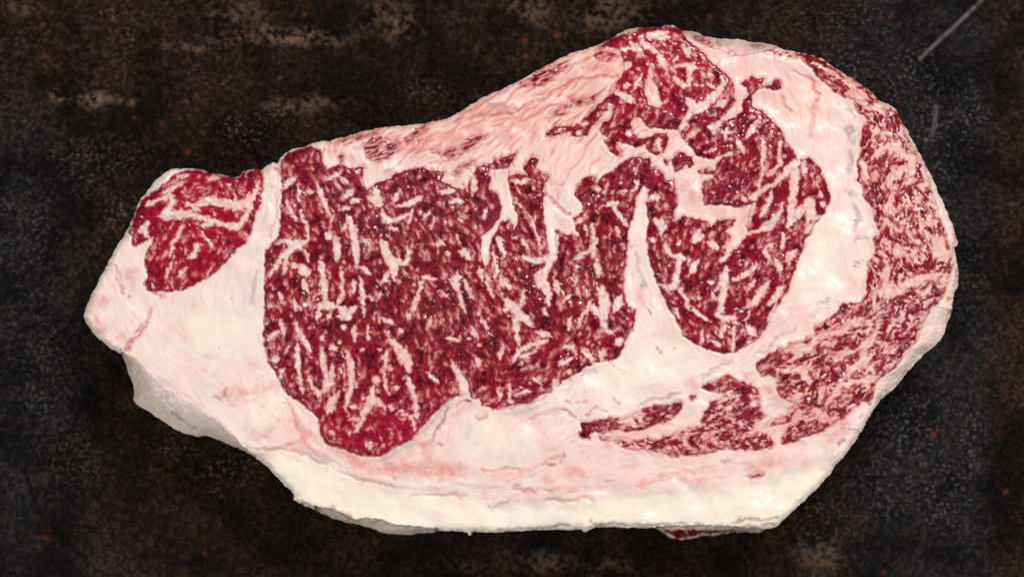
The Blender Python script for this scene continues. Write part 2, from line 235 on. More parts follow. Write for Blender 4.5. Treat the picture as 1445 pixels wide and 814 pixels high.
VEIN = """
A 800,350,12 900,330,22 1000,355,26 1080,360,25 1140,340,20 1180,270,10 1195,215,6 ; 1140,350,15 1130,400,14 1100,450,14 1060,500,20 980,485,12 880,455,14 780,425,18 690,405,14 600,410,14 ; 600,410,16 630,370,14 650,330,14 640,295,12 580,320,8 490,350,8 ; 600,430,22 700,430,16 ; 600,280,10 660,240,8 710,220,6 ; 740,350,10 800,385,12 ; 710,490,6 680,560,7 650,600,8 630,680,5 ; 480,490,18 460,520,26 470,535,20 ; 1040,290,5 1050,340,8 ; 1130,290,5 1120,340,8 ; 800,620,12 790,670,16 760,690,10 ; 850,490,12 900,480,6 ; 610,800,6 640,730,4 ; 700,800,10 730,760,6 ; 900,190,10 940,180,6 ; 690,180,8 730,170,6 ; 850,560,5 900,620,5
D 410,400,14 440,470,14 465,540,10 ; 275,390,8 280,460,6 ; 200,480,8 230,540,8 260,590,5 ; 300,560,6 330,640,8 335,720,6 ; 150,730,8 200,720,8 240,750,16 290,770,8 ; 240,760,20 200,810,14 ; 600,590,18 625,660,20 640,740,18 640,813,14 ; 520,740,20 520,813,18 ; 480,600,5 500,570,6 ; 470,690,20 ; 620,470,10 660,465,8 ; 560,520,10 600,510,10 ; 770,420,22 790,480,22 740,450,16 ; 810,540,12 830,590,14 900,590,14 960,560,8 ; 920,500,6 1000,480,18 1050,450,10 ; 1000,540,8 980,600,6 ; 600,420,18 580,440,12 ; 700,720,14 720,740,8 ; 810,750,12 840,813,16 ; 560,330,12 580,350,10 ; 890,460,14 920,400,6 ; 1200,410,14 1260,400,10 ; 1290,470,16 1260,470,10 ; 1400,350,12 1390,420,6 ; 1180,720,10 1200,740,8 ; 1290,700,8 1300,730,6 ; 1320,790,12 ; 1140,590,6 1120,640,5 ; 350,410,16 ; 230,340,20 200,360,14 180,380,10 ; 480,320,16 520,300,14 ; 560,650,5 575,620,5 ; 860,640,6 900,650,6 ; 1080,570,8 1110,540,6
E 300,10,20 240,20,20 220,60,16 170,100,12 130,170,10 100,205,10 ; 200,110,8 185,190,14 ; 520,50,24 530,100,12 ; 640,20,20 645,80,16 650,150,8 ; 820,30,20 850,100,26 880,160,30 885,220,14 ; 890,130,20 950,150,14 975,110,8 970,50,6 ; 330,90,8 340,120,6 ; 240,155,10 290,160,12 330,200,22 280,200,8 ; 420,140,10 430,200,14 440,280,18 445,350,12 450,400,20 410,415,16 490,415,18 ; 400,340,6 450,310,6 ; 310,260,10 320,290,18 330,320,8 ; 545,190,8 555,260,8 555,340,8 530,390,6 ; 630,260,8 630,320,6 ; 670,240,6 680,310,8 690,400,8 690,460,8 ; 700,350,6 760,370,5 ; 690,180,16 720,200,10 ; 840,220,14 810,265,8 ; 800,340,10 ; 560,450,28 590,480,22 550,480,16 ; 470,480,16 ; 620,440,20 600,460,10 ; 400,480,10 410,450,8 ; 250,380,8 260,430,8 ; 320,400,14 ; 160,340,8 170,380,6 ; 290,425,10 ; 100,610,20 130,590,12 ; 170,530,12 180,590,10 ; 130,750,18 ; 270,560,18 280,600,14 ; 310,620,12 340,680,12 ; 430,620,16 ; 500,680,16 ; 540,640,8 ; 420,720,10 435,800,12 ; 265,680,8 270,800,10 ; 630,570,12 635,600,14 ; 560,550,10 ; 720,570,8 720,620,8 ; 680,690,10 ; 590,720,10 620,800,12 ; 870,640,16 910,680,26 950,740,26 970,800,20 ; 840,580,6 860,630,8 ; 820,740,16 ; 790,690,8 ; 830,500,16 870,520,10 ; 980,480,14 ; 930,580,8 920,560,6 ; 1060,260,8 1040,340,8 1010,430,14 ; 1080,230,12 1130,240,12 ; 1280,240,18 1250,250,12 1300,320,12 1320,400,8 1340,450,6 ; 1180,320,5 1220,350,6 ; 1100,550,8 1110,510,8 ; 1230,620,12 1290,630,10 ; 1400,590,14 1380,550,8 ; 1340,260,6 1380,350,10 ; 1340,70,18 1360,100,10 ; 1420,760,10 ; 1170,20,14 ; 1230,80,10
F 270,0,10 275,80,10 280,160,6 300,280,6 ; 430,30,12 440,120,14 455,200,14 450,260,14 410,300,12 370,260,10 350,200,12 ; 490,130,14 490,220,12 460,260,10 ; 590,40,10 605,120,14 620,200,16 600,290,12 580,370,10 ; 640,240,10 ; 150,210,8 170,150,8 ; 520,300,14 480,370,22 470,400,16 ; 840,40,8 825,150,6 830,240,6 850,290,6 ; 950,40,24 980,110,22 980,140,10 ; 970,200,10 1000,270,16 1020,340,14 1030,430,12 ; 1010,480,10 1020,520,6 ; 930,410,5 1000,450,7 ; 770,210,22 ; 750,270,16 740,340,28 700,410,18 670,480,10 640,530,8 ; 770,330,16 820,380,10 ; 610,460,8 660,455,6 ; 630,375,18 ; 490,540,14 ; 730,620,18 ; 815,630,12 ; 900,260,12 ; 870,385,14 ; 860,130,12 ; 690,320,8 ; 600,540,8 ; 1270,120,20 1310,200,20 1330,260,16 ; 1120,180,10 1150,215,8
I 205,540,14 190,570,8 ; 120,420,10 130,340,8 120,300,10 ; 400,480,5 430,500,4 ; 480,560,5 510,640,5 560,760,5 ; 440,720,10 470,760,8 ; 400,700,8 ; 280,720,8 310,770,10 320,813,8 ; 885,640,12 900,720,12 890,813,10 ; 800,590,16 770,610,10 ; 850,680,5 840,620,4 ; 990,490,14 1040,480,12 1020,510,10 1070,580,8 1100,610,12 ; 920,390,14 ; 960,410,10 ; 1060,700,5 1040,650,8 ; 1170,360,10 1150,400,6 ; 1090,410,8 ; 1290,450,12 1260,460,8 ; 1325,620,22 1290,590,8 ; 1270,720,10 ; 1370,780,8 ; 380,340,8 440,350,12 480,330,8 ; 205,813,20 ; 640,700,26 640,813,22
J 205,0,24 200,60,20 205,120,14 ; 290,0,10 315,70,12 ; 250,80,6 280,190,8 265,220,6 ; 640,0,24 630,80,20 610,150,20 590,190,14 560,210,30 560,260,34 590,300,26 610,350,16 600,400,10 ; 450,105,10 520,130,16 590,115,20 ; 400,120,8 ; 60,80,14 90,100,16 ; 20,230,20 15,280,14 ; 80,260,6 85,310,6 ; 40,350,8 60,420,6 ; 170,190,16 180,230,12 ; 300,250,12 310,280,8 ; 330,260,14 350,295,12 ; 210,220,6 225,300,8 250,350,6 ; 310,340,8 ; 440,350,16 430,400,8 ; 360,410,30 400,450,24 450,490,22 490,530,12 ; 400,500,20 400,560,16 400,600,10 420,660,6 ; 330,440,14 ; 190,510,16 210,550,10 ; 160,460,10 ; 125,580,14 145,610,8 ; 165,660,6 ; 100,620,5 ; 300,720,18 310,680,10 ; 160,780,10 ; 660,310,18 650,270,10 ; 580,440,8 590,470,5 ; 930,170,14 925,210,12 910,120,6 ; 800,100,20 860,60,8 895,20,10 ; 950,320,20 960,380,34 960,450,30 960,520,18 970,570,12 1010,590,8 ; 890,430,16 920,470,14 ; 870,390,6 850,440,6 ; 1050,390,28 1030,430,16 ; 1055,640,22 ; 945,720,18 940,760,10 ; 830,700,14 870,740,10 890,770,6 ; 700,670,6 760,670,6 770,700,4 ; 560,590,18 600,600,12 ; 580,640,12 490,660,12 420,700,10 380,760,8 ; 740,500,8 730,560,6 ; 800,520,10 820,470,6 860,420,6 ; 700,380,4 740,350,6
K 440,60,8 510,30,10 ; 430,100,5 470,60,5 ; 160,100,12 150,80,8 ; 740,80,10 690,100,12 ; 510,200,5 550,225,8 ; 400,300,8 480,280,8 ; 360,250,8 355,320,6 370,350,8 ; 295,310,12 285,270,8 ; 650,230,20 640,250,14 ; 830,20,14 880,70,8 ; 945,40,18 ; 740,155,12 ; 50,170,10 80,240,12 95,330,12
M 620,330,14 600,370,14 600,440,12 ; 630,340,12 560,320,8 490,350,5 ; 520,420,14 560,460,10 600,450,8 ; 410,270,20 440,320,18 450,360,10 ; 600,560,20 640,610,24 690,590,22 740,540,24 790,490,18 815,440,10 805,400,6 ; 720,450,6 750,470,8 ; 610,620,14 570,690,18 550,720,12 ; 800,570,26 780,580,14 ; 730,720,10 790,700,14 750,760,6 ; 840,655,18 900,610,22 915,540,18 905,470,16 885,410,10 ; 580,800,6 640,750,8 ; 590,240,14 560,210,10 600,270,8 ; 280,240,22 250,210,22 ; 400,130,30 350,140,20 450,150,10 ; 200,110,14 250,110,10 ; 510,190,8 ; 190,340,22 210,320,12 ; 500,300,8 520,280,6 ; 330,210,14 300,180,14 380,240,10 ; 290,400,6 260,450,8 240,480,5 ; 200,460,14 ; 730,390,14 ; 690,390,8 ; 980,750,14 1000,720,10 1040,690,6 ; 840,740,10 830,780,8 ; 140,500,14 180,530,18 230,548,12 ; 100,610,10 60,660,12 ; 215,760,20 ; 240,690,10 ; 90,590,8 ; 170,230,12 210,225,8
H 800,760,14 ; 850,700,6 790,690,5 ; 920,640,5 ; 700,735,5
N 830,440,20 880,400,14 950,370,10 1000,320,14 1060,260,22 1100,220,18 1090,300,26 1085,370,24 1080,440,20 1070,520,20 1055,620,12 ; 1060,610,16 1110,550,18 1160,500,22 1190,470,22 1195,540,26 1180,580,18 ; 1210,580,10 1280,570,6 ; 890,640,18 940,610,20 990,560,14 1010,500,8 ; 880,70,8 895,130,10 885,230,8 880,300,6 860,400,8 ; 1000,100,8 990,170,6 1000,230,8 940,290,14 ; 730,90,14 760,150,8 ; 690,30,6 640,30,4 ; 840,20,4 790,50,6 ; 1150,240,18 1150,280,14 ; 1255,430,16 ; 1270,490,14 ; 1175,650,18 1200,620,12 ; 830,500,10 810,560,10 790,620,10 ; 940,430,12 920,490,14 880,560,8 ; 240,600,14 240,640,20 ; 185,440,16 160,460,8 ; 470,680,24 450,720,18 500,700,10 ; 580,750,16 560,720,8 ; 180,715,10 ; 270,760,6 285,813,6 ; 220,90,14 230,140,14 ; 1020,690,8 1010,760,8 ; 940,750,10 900,770,8 ; 530,160,5 580,140,6 ; 770,460,14
O 360,100,16 345,190,14 320,290,22 270,295,10 215,275,6 ; 360,310,8 400,370,10 415,420,6 ; 280,60,6 300,90,8 370,110,12 ; 440,180,22 480,120,6 ; 650,190,14 640,240,30 640,300,14 630,350,18 625,420,18 600,470,14 640,500,16 700,490,12 720,520,10 ; 620,270,8 590,310,6 ; 560,265,16 ; 570,340,8 590,370,5 ; 820,180,16 770,220,12 710,245,8 ; 820,275,12 790,310,6 ; 910,280,16 870,340,20 830,390,18 790,410,8 ; 1000,310,16 960,370,18 930,400,10 ; 960,430,12 930,500,8 ; 810,570,24 830,590,16 ; 800,640,12 ; 570,640,10 600,660,12 ; 640,560,14 620,600,10 ; 700,560,6 700,640,6 695,700,8 ; 450,440,14 480,470,10 530,500,8 ; 500,590,8 495,650,6 ; 680,20,20 660,90,14 620,130,10 ; 980,150,18 1000,190,12 ; 900,70,10 930,110,10 ; 1050,110,16 1070,90,20 ; 560,20,14 580,30,10 ; 350,10,10 ; 330,430,5 350,480,6 ; 780,500,6 800,460,5
Q 540,420,16 600,450,20 640,480,14 ; 330,230,5 450,300,7 560,360,8 640,430,8 ; 760,760,16 700,790,14 800,740,14 ; 700,500,20 760,490,14 ; 400,340,4 480,390,6
R 690,100,14 750,50,18 800,25,22 850,60,24 880,90,20 940,110,26 ; 780,280,16 800,230,22 840,190,20 900,180,20 940,160,24 930,240,14 890,280,10 ; 800,330,12 790,400,10 785,450,8 ; 960,440,10 950,380,6 ; 780,510,14 820,560,20 ; 900,580,10 980,650,14 ; 620,140,20 640,230,20 ; 1060,400,16 1130,440,12 ; 1120,650,34 1110,720,40 1080,620,20 ; 1010,180,14 1030,280,12 ; 960,570,12 ; 990,60,16 1010,130,14
S 310,500,14 330,530,16 400,510,18 500,470,20 560,430,20 610,440,14 ; 320,540,20 270,600,18 150,610,14 ; 620,590,22 680,530,24 700,490,14 ; 560,610,14 470,640,14 440,660,10 ; 530,760,16 590,690,18 640,640,16 ; 740,250,20 800,240,36 880,200,26 960,160,24 1050,140,20 1120,120,14 ; 790,80,18 760,150,22 770,210,20 ; 740,300,10 ; 100,740,14 240,720,20 280,800,14 ; 700,780,22 640,800,18 ; 820,670,14
T 660,180,20 640,240,22 590,290,16 570,310,14 ; 700,190,16 780,170,14 840,140,14 ; 440,150,10 460,180,8 400,110,12 ; 360,270,14 390,300,18 320,330,12 ; 725,270,12
P 0,555,20 150,520,18 ; 290,600,14 320,630,16 ; 560,600,10 500,620,8 ; 640,330,8 540,410,6 ; 300,560,10 340,545,8 ; 560,510,8 620,480,6 ; 350,660,8
"""
# ---- muscle masks
M = np.zeros((H, W), np.float32); LAB = np.zeros((H, W), np.int32)
part_names = ['none']; part_group = {}
def new_part(name, parent=None):
    part_names.append(name); part_group[len(part_names)-1] = parent; return len(part_names)-1
muscle_id = {}
for name, txt in MEAT:
    p = pts(txt)
    if name in ('meat_island', 'meat_streak', 'meat_flap'): pid = new_part(name)
    else:
        if name not in muscle_id: muscle_id[name] = new_part(name)
        pid = muscle_id[name]
    tmp = np.zeros_like(M); w, msk = paint(tmp, p, 'poly', soft=2.2 if name == 'meat_streak' else 1.2)
    M[w] = np.maximum(M[w], msk*(np.clip(0.85+0.9*perlin(gx[w]/12, gy[w]/3.6 + gx[w]/9, 24), 0.1, 1) if name == 'meat_streak' else 1))
    LAB[w] = np.where(msk > 0.5, pid, LAB[w])
MUSC = LAB.copy()
for txt in FATP:
    p = pts(txt); f = np.zeros_like(M); w, msk = paint(f, p, 'poly', soft=1.2)
    M[w] *= (1-msk); pid = new_part('fat_seam')
    LAB[w] = np.where((msk > 0.5) & (LAB[w] > 0), pid, LAB[w])
inner = (boxblur((M > 0.5).astype(np.float32), 3) > 0.3)
veins = strokes(VEIN)
Mbase = M.copy()
rag = 1.4*perlin(gx/5, gy/5, 25) + 0.9*perlin(gx/2.6, gy/2.6, 26) - 0.6
vstr = np.clip(0.92 + 0.35*perlin(gx/7, gy/7, 27), 0.5, 1)
for p in veins:
    if len(p) > 1:
        e0 = p[0] + (p[0]-p[1])/(np.hypot(*(p[0]-p[1])[:2])+1e-3)*p[0,2]*2.0; e0[2] = 0
        e1 = p[-1] + (p[-1]-p[-2])/(np.hypot(*(p[-1]-p[-2])[:2])+1e-3)*p[-1,2]*2.0; e1[2] = 0
        q_ = p.copy(); q_[0,2] *= 0.9; q_[-1,2] *= 0.9
        p = np.vstack([e0[None], q_, e1[None]])
    f = np.zeros_like(M[:1]); m = 4 + p[:,2].max()
    w = window(p, m)
    sd = line_sd(p, wx[w], wy[w]) + rag[w]
    msk = np.clip(0.5 - sd/2.0, 0, 1)
    M[w] *= 1 - sstep(0, 1, np.clip(0.5 - sd/3.8, 0, 1))*vstr[w]
    if p[:,2].max() >= 11*K:
        here = MUSC[w][msk > 0.5]; here = here[here > 0]
        if here.size > 45:
            par = np.bincount(here).argmax()
            pid = new_part('fat_vein', par)
            LAB[w] = np.where((msk > 0.5) & (MUSC[w] > 0) & (LAB[w] == MUSC[w]), pid, LAB[w])
# ---- fat zones for the rest
zones = [('tail_fat', "X 190,450 150,440 260,450 320,440 330,530 290,540 230,480 340,590"), ('silverskin', "A 1280,150 1260,300 1250,450 1230,560 1300,400"),
         ('fat_cap', "X 430,670 480,690 560,715 650,720 750,725 850,725 950,715 1050,700 1120,680 1160,660"),
         ('inner_fat_band', "X 430,630 520,660 640,620 720,600 700,640 800,660 900,655 1000,660 1100,645 1180,610"),
         ('seam_fat', "X 900,350 910,430 860,530 950,520 1000,540 920,480 1040,520 1100,480 800,560 880,560"),
         ('rim_fat', "X 1180,400 1160,430 1200,330 1180,250 1150,150 1100,110 1180,180 1060,90 1200,300"),
         ('upper_fat', "X 500,220 580,200 650,190 700,170 760,140 820,110 800,180 780,230 840,220 740,210"),
         ('edge_fat', "X 1310,480 1260,535 1230,590 1330,450 1345,300 1290,190 1200,625")]
zd = np.full((H, W), 1e9, np.float32); zl = np.zeros((H, W), np.int32)
for name, txt in zones:
    pid = new_part(name); p = pts(txt)
    for q in p:
        d = np.hypot(wx-q[0], wy-q[1]) + 6*perlin(gx/20, gy/20, 9)
        c = d < zd; zd[c] = d[c]; zl[c] = pid
LAB = np.where(LAB == 0, zl, LAB)

# ---- direction of the fibres and density of the fine marbling: x, y, angle, share of fat, fineness
GUIDE = np.array([float(v) for v in """
420 260 70 .30 .5  420 300 80 .28 .4  420 420 92 .20 .3  450 520 100 .18 .3  500 350 80 .22 .3  520 500 86 .17 .3  480 590 105 .17 .5  560 610 110 .14 .6
500 250 75 .28 .5  600 270 70 .28 .5  640 310 60 .30 .5  640 400 76 .18 .3  700 450 66 .20 .2  720 380 66 .22 .2  690 290 70 .22 .5  740 280 65 .2 .5  750 440 62 .2 .3  680 520 66 .20 .3
600 480 82 .20 .3  600 560 85 .15 .4  760 530 142 .22 .4  840 480 128 .24 .4  700 565 138 .18 .5  820 400 70 .29 .7  860 350 80 .29 .7  790 370 72 .3 .6  900 240 145 .24 .5  850 270 120 .28 .6  860 430 66 .3 .6
930 280 92 .22 .5  930 340 95 .2 .5  980 190 142 .22 .4  1030 190 120 .25 .5  1060 280 108 .26 .3  1100 230 106 .3 .5  1145 270 112 .28 .5  1060 330 116 .22 .3  1090 400 122 .26 .3  1000 400 110 .22 .5  940 420 70 .24 .5
1000 470 50 .24 .6  1060 460 125 .24 .4  930 100 60 .26 .5  1000 120 85 .22 .5  880 140 115 .24 .6  960 160 140 .24 .5  930 60 20 .29 .5  870 180 135 .24 .6
1235 205 115 .40 .9  1270 200 60 .44 .9  1270 240 120 .42 .9  1250 300 80 .5 1  1310 320 78 .45 .9  1270 350 70 .46 .9  1260 390 95 .46 .9  1320 390 140 .50 .8  1330 340 100 .55 .8  1300 430 150 .46 .9  1250 460 145 .44 .8
1180 480 145 .42 .7  1120 530 148 .40 .6  1200 530 140 .44 .8  1150 580 150 .44 .8  1210 570 150 .40 .7  1040 570 168 .40 .6  980 600 170 .42 .6  900 600 175 .45 .7  1060 625 172 .40 .7  1110 620 165 .42 .7  940 630 5 .42 .6
520 185 160 .2 .5  600 195 155 .2 .5  680 165 150 .2 .5  760 130 150 .2 .5  820 90 145 .2 .5  790 200 120 .2 .5  570 215 150 .25 .5
200 460 60 .2 .5  300 480 30 .2 .5  350 430 80 .2 .5  420 650 20 .2 .5  560 680 10 .2 .5  700 660 170 .2 .5  850 690 175 .2 .5  1000 690 172 .2 .5  1130 660 150 .2 .5  880 520 100 .2 .5  960 540 160 .2 .5  1190 250 85 .2 .5  1180 400 80 .2 .5  1130 150 70 .2 .5
1150 90 38 .25 .5  1180 120 40 .40 .6  1220 145 40 .46 .8  260 260 150 .20 .5  340 270 80 .22 .6  230 320 125 .2 .5  300 330 25 .2 .6  250 380 110 .18 .6  310 360 110 .22 .6""".split()]).reshape(-1, 5)
def idw(ch):
    num = np.zeros((H, W), np.float32); den = np.zeros((H, W), np.float32)
    return num, den
cs = np.zeros((H, W), np.float32); sn = cs.copy(); dn = cs.copy(); fn = cs.copy(); ww = cs.copy()
for x, y, a, d, f in GUIDE:
    k = 1/(((gx-x)**2 + (gy-y)**2) + 120)**1.6*1e4
    cs += k*math.cos(2*math.radians(a)); sn += k*math.sin(2*math.radians(a)); dn += k*d; fn += k*f; ww += k
dn /= ww; fn /= ww
th = 0.5*np.arctan2(sn, cs)
th += np.radians(24 + 22*np.clip(dn-0.3, 0, 0.15)/0.15)*perlin(gx/16, gy/16, 21)*1.5 + 0.25*perlin(gx/6, gy/6, 22)
vx = np.cos(th); vy = np.sin(th)
def lic(src, L, step=1.0):
    acc = src.copy(); wsum = 1.0
    ii, jj = np.meshgrid(np.arange(W, dtype=np.float32), np.arange(H, dtype=np.float32))
    for sg in (1, -1):
        px = ii.copy(); py = jj.copy(); dx = sg*vx; dy = sg*vy
        for n in range(L):
            px += dx*step; py += dy*step
            ix = np.clip(px+0.5, 0, W-1).astype(np.int32); iy = np.clip(py+0.5, 0, H-1).astype(np.int32)
            ndx = vx[iy, ix]; ndy = vy[iy, ix]
            s_ = np.where(ndx*dx + ndy*dy < 0, -1, 1); dx = ndx*s_; dy = ndy*s_
            k = 0.5+0.5*math.cos(math.pi*(n+1)/(L+1))
            acc += k*src[iy, ix]; wsum += k
    acc /= wsum
    acc -= acc.mean(); acc /= acc.std()
    return acc
coarse = lic(perlin(gx/7.4, gy/7.4, 31) + 0.25*perlin(gx/3.2, gy/3.2, 32), 6)
fine = lic(perlin(gx/4.6, gy/4.6, 33) + 0.2*perlin(gx/2.6, gy/2.6, 34), 5)
tiny = lic(rng.standard_normal((H, W)).astype(np.float32), 4)
streak = lic(perlin(gx/5, gy/5, 35) + 0.6*perlin(gx/2.2, gy/2.2, 36), 16)
blob = fbm(gx/7, gy/7, 2, 41); blob /= blob.std()
dens = dn*1.0
capw = sstep(0.33, 0.40, dn)
# every fine fleck is a short bent stroke that follows the fibres
fr = np.random.default_rng(11)
def scatter(dst, halo_dst, prob, n, len_rng, wid_rng, val_rng, soft, jit, halo_r=3.0):
    done = 0
    xs = fr.uniform(GX0+4, GX1-4, n); ys = fr.uniform(GY0+4, GY1-4, n); rs = fr.uniform(0, 1, n)
    for x, y, r0 in zip(xs, ys, rs):
        ix = int(x)-GX0; iy = int(y)-GY0
        if r0 > prob[iy, ix]: continue
        L = math.exp(fr.uniform(math.log(len_rng[0]), math.log(len_rng[1]))); wd = fr.uniform(*wid_rng)*(0.75+0.25*min(1.6, L/8))
        if L < 3.5: wd *= 1.15
        a = fr.normal(0, jit); ca, sa = math.cos(a), math.sin(a)
        line = [(x, y)]
        for sg in (1, -1):
            cx_, cy_ = x, y; pdx = pdy = None; seg = []
            for _ in range(3):
                jx = min(max(int(cx_)-GX0, 0), W-1); jy = min(max(int(cy_)-GY0, 0), H-1)
                dx, dy = vx[jy, jx]*sg, vy[jy, jx]*sg
                dx, dy = dx*ca-dy*sa, dx*sa+dy*ca
                if pdx is not None and dx*pdx+dy*pdy < 0: dx, dy = -dx, -dy
                pdx, pdy = dx, dy; cx_ += dx*L/6; cy_ += dy*L/6; seg.append((cx_, cy_))
            line = line + seg if sg == 1 else seg[::-1] + line
        tw = fr.uniform(0.2, 0.8); nn = len(line)
        p = np.array([(px_, py_, wd*max(0.12, 1-abs(i_/(nn-1)-tw)/max(tw, 1-tw))**0.7) for i_, (px_, py_) in enumerate(line)], np.float32)
        w = window(p, wd+halo_r+2)
        sd = line_sd(p, wx[w], wy[w]) + 0.7*rag[w]
        v = fr.uniform(*val_rng)
        ex, ey = p[-1,0]-p[0,0], p[-1,1]-p[0,1]
        if ey < 0: ex, ey = -ex, -ey
        g_ = (((gx[w]-x)*ex + (gy[w]-y)*ey)/(ex*ex+ey*ey+1e-6) + 0.5) if L > 3.5 and halo_dst is not None else None
        v0 = v
        if g_ is not None: v = v*(0.30 + 0.70*sstep(-0.05, 0.75, g_))
        dst[w] = np.maximum(dst[w], v*sstep(soft, -soft, sd))
        if halo_dst is not None: halo_dst[w] = np.maximum(halo_dst[w], (0.35+0.65*v0)*sstep(halo_r, -0.5, sd))
        done += 1
    return done
fleck = np.zeros((H, W), np.float32); fhalo = np.zeros((H, W), np.float32)
clump = np.clip(0.8 + 0.9*fbm(gx/34, gy/34, 2, 43), 0.12, 1.6)
pe = (Mbase > 0.5)*(1-capw)*clump*dens
scatter(fleck, fhalo, pe*1.5, 14000, (3.5, 12), (0.7, 1.3), (0.3, 0.95), 1.6, 0.24, 4.0)
scatter(fleck, fhalo, pe*0.26, 14000, (7, 18), (0.9, 1.7), (0.5, 1.0), 1.8, 0.2, 5.5)
scatter(fleck, fhalo, pe*0.75, 14000, (1.5, 3.0), (0.9, 2.0), (0.25, 0.9), 1.6, 0.6, 4.0)
scatter(fleck, fhalo, pe*0.7, 14000, (3, 11), (0.8, 1.5), (0.10, 0.42), 1.6, 0.3, 3.6)
# in the cap the lean itself breaks up into short red strokes
capl = np.zeros((H, W), np.float32)
pc = (Mbase > 0.5)*sstep(0.31, 0.39, dn)*np.clip(1.0 + 1.1*fbm(gx/26, gy/26, 2, 49), 0.15, 1.8)*(0.47/np.maximum(dens, 0.3))
ncap = scatter(capl, None, pc*0.46, 60000, (4, 16), (1.0, 2.1), (0.5, 1.0), 1.3, 0.36)
scatter(capl, None, pc*0.11, 60000, (9, 22), (1.6, 3.0), (0.85, 1.0), 1.2, 0.3)
lean_cap = np.clip(0.10 + 0.10*fine + 1.08*capl - 0.10*np.clip(tiny, -1, 1), 0, 1)
Mf = M*(1-fleck*0.88)
capk = sstep(0.33, 0.39, dn)
Mc = sstep(0.25, 0.8, boxblur(M, 2)*0.5 + boxblur(M, 6)*0.5 + 0.14*fine)
Mf = Mf*(1-capk) + capk*np.minimum(np.maximum(M*0.25, Mc), lean_cap)
nz = 0.6*coarse + 0.4*fine
inside_fat_streak = None
FAT = 1 - Mf
# ragged transition: red fibres creeping into the fat close to the muscle
near = boxblur(Mbase, 5)
creep = sstep(0.30, 0.75, near)*sstep(0.4, 1.4, fine)*0.5
upz = sstep(330, 190, gy + 0.1*np.abs(gx-640))*sstep(400, 440, gx)*sstep(860, 760, gx)
creep2 = sstep(0.03, 0.55, boxblur(boxblur(Mbase, 7), 7))*sstep(-0.3, 1.2, 0.7*streak + 0.7*blob)*0.7*upz
FAT = np.where(Mbase < 0.5, FAT*(1-np.maximum(creep*0.6, creep2)), FAT)

# ---- colour fields of the fat: blood (red), grey membrane, brown, orange
fwx = wx + 4.5*perlin(gx/19, gy/19, 28) + 9*perlin(gx/60, gy/60, 30)*0.4
fwy = wy + 4.5*perlin(gx/19, gy/19, 29)
def field(block, soft=1.5, strength=1.0):
    f = np.zeros((H, W), np.float32)
    for p in strokes(block): paint(f, p, 'line', soft=soft, margin=8+soft*2, strength=strength, X=fwx, Y=fwy)
    return f
red_f = field("""
B 270,40,4 290,120,6 340,190,5 ; 530,300,5 480,370,6 400,480,8 350,550,12 ; 380,210,8 370,240,6 ; 460,150,8 560,200,12 610,215,10
C 715,310,7 700,370,8 ; 90,50,14 60,60,8 ; 650,370,5 690,380,4
A 270,770,5 260,750,4 ; 1330,260,4 1300,400,4 1270,570,6 ; 1300,120,14 1320,170,8
F 1180,630,10 1150,628,5 ; 1120,590,4 1060,625,6 ; 1400,435,8
K 720,340,8 740,360,6 ; 900,370,8 880,400,6 840,440,8 ; 1060,360,8 1020,330,6 ; 920,400,5 960,410,4 ; 700,400,5 780,440,7 ; 780,360,5 830,355,6 ; 200,430,7 150,440,8 ; 540,490,5 ; 810,460,6 ; 940,580,6 980,590,5
L 520,140,5 490,190,4 ; 640,110,4 ; 200,365,8 260,375,6 340,378,3 ; 210,350,5 250,340,4 ; 570,70,4 590,50,4
U 540,150,7 570,150,4 620,132,3 ; 660,240,4 700,235,5 ; 1280,35,14 1310,10,10 ; 610,555,8 680,550,8 740,560,6
T 640,580,6 690,550,8 ; 960,230,10 ; 800,390,12 ; 870,200,5
Q 100,450,3 150,520,3 ; 270,330,3 330,410,4 325,470,4
H 0,665,4 130,660,4 240,645,4 370,640,4 ; 370,610,3 520,560,4 640,500,4 760,430,4 900,410,4 1040,395,4 ; 420,600,3 560,540,3 ; 640,720,4 800,650,4 ; 820,340,6 ; 930,250,14 960,290,10 ; 1020,270,8 ; 330,490,5 ; 900,270,8 ; 990,300,8 ; 560,530,4 ; 150,790,12 180,780,8
D 930,230,4 1000,130,4 1080,20,4 ; 990,210,3 1060,110,4 1120,50,3 ; 1100,150,4 1180,110,4 ; 1330,120,4 1445,60,4 ; 1100,230,4 1250,215,4 1340,190,5 ; 440,130,6 430,210,6 ; 620,130,5 690,120,5 ; 770,180,6 ; 550,190,12 540,210,8 ; 870,120,12 ; 1040,80,5 960,170,5 ; 1080,40,5 ; 690,110,8
J 1310,700,10 ; 1120,440,14
I 830,180,4 760,260,4 680,390,3 ; 590,440,12 650,470,16 700,530,14 750,555,10 ; 500,190,8 490,220,6
O 230,700,8 ; 320,690,6
R 1200,600,14 1205,650,8 ; 580,770,10 ; 575,800,10
S 585,50,10 ; 1175,290,16 ; 1215,100,10 1215,190,8 ; 500,330,6
""", soft=1.6)
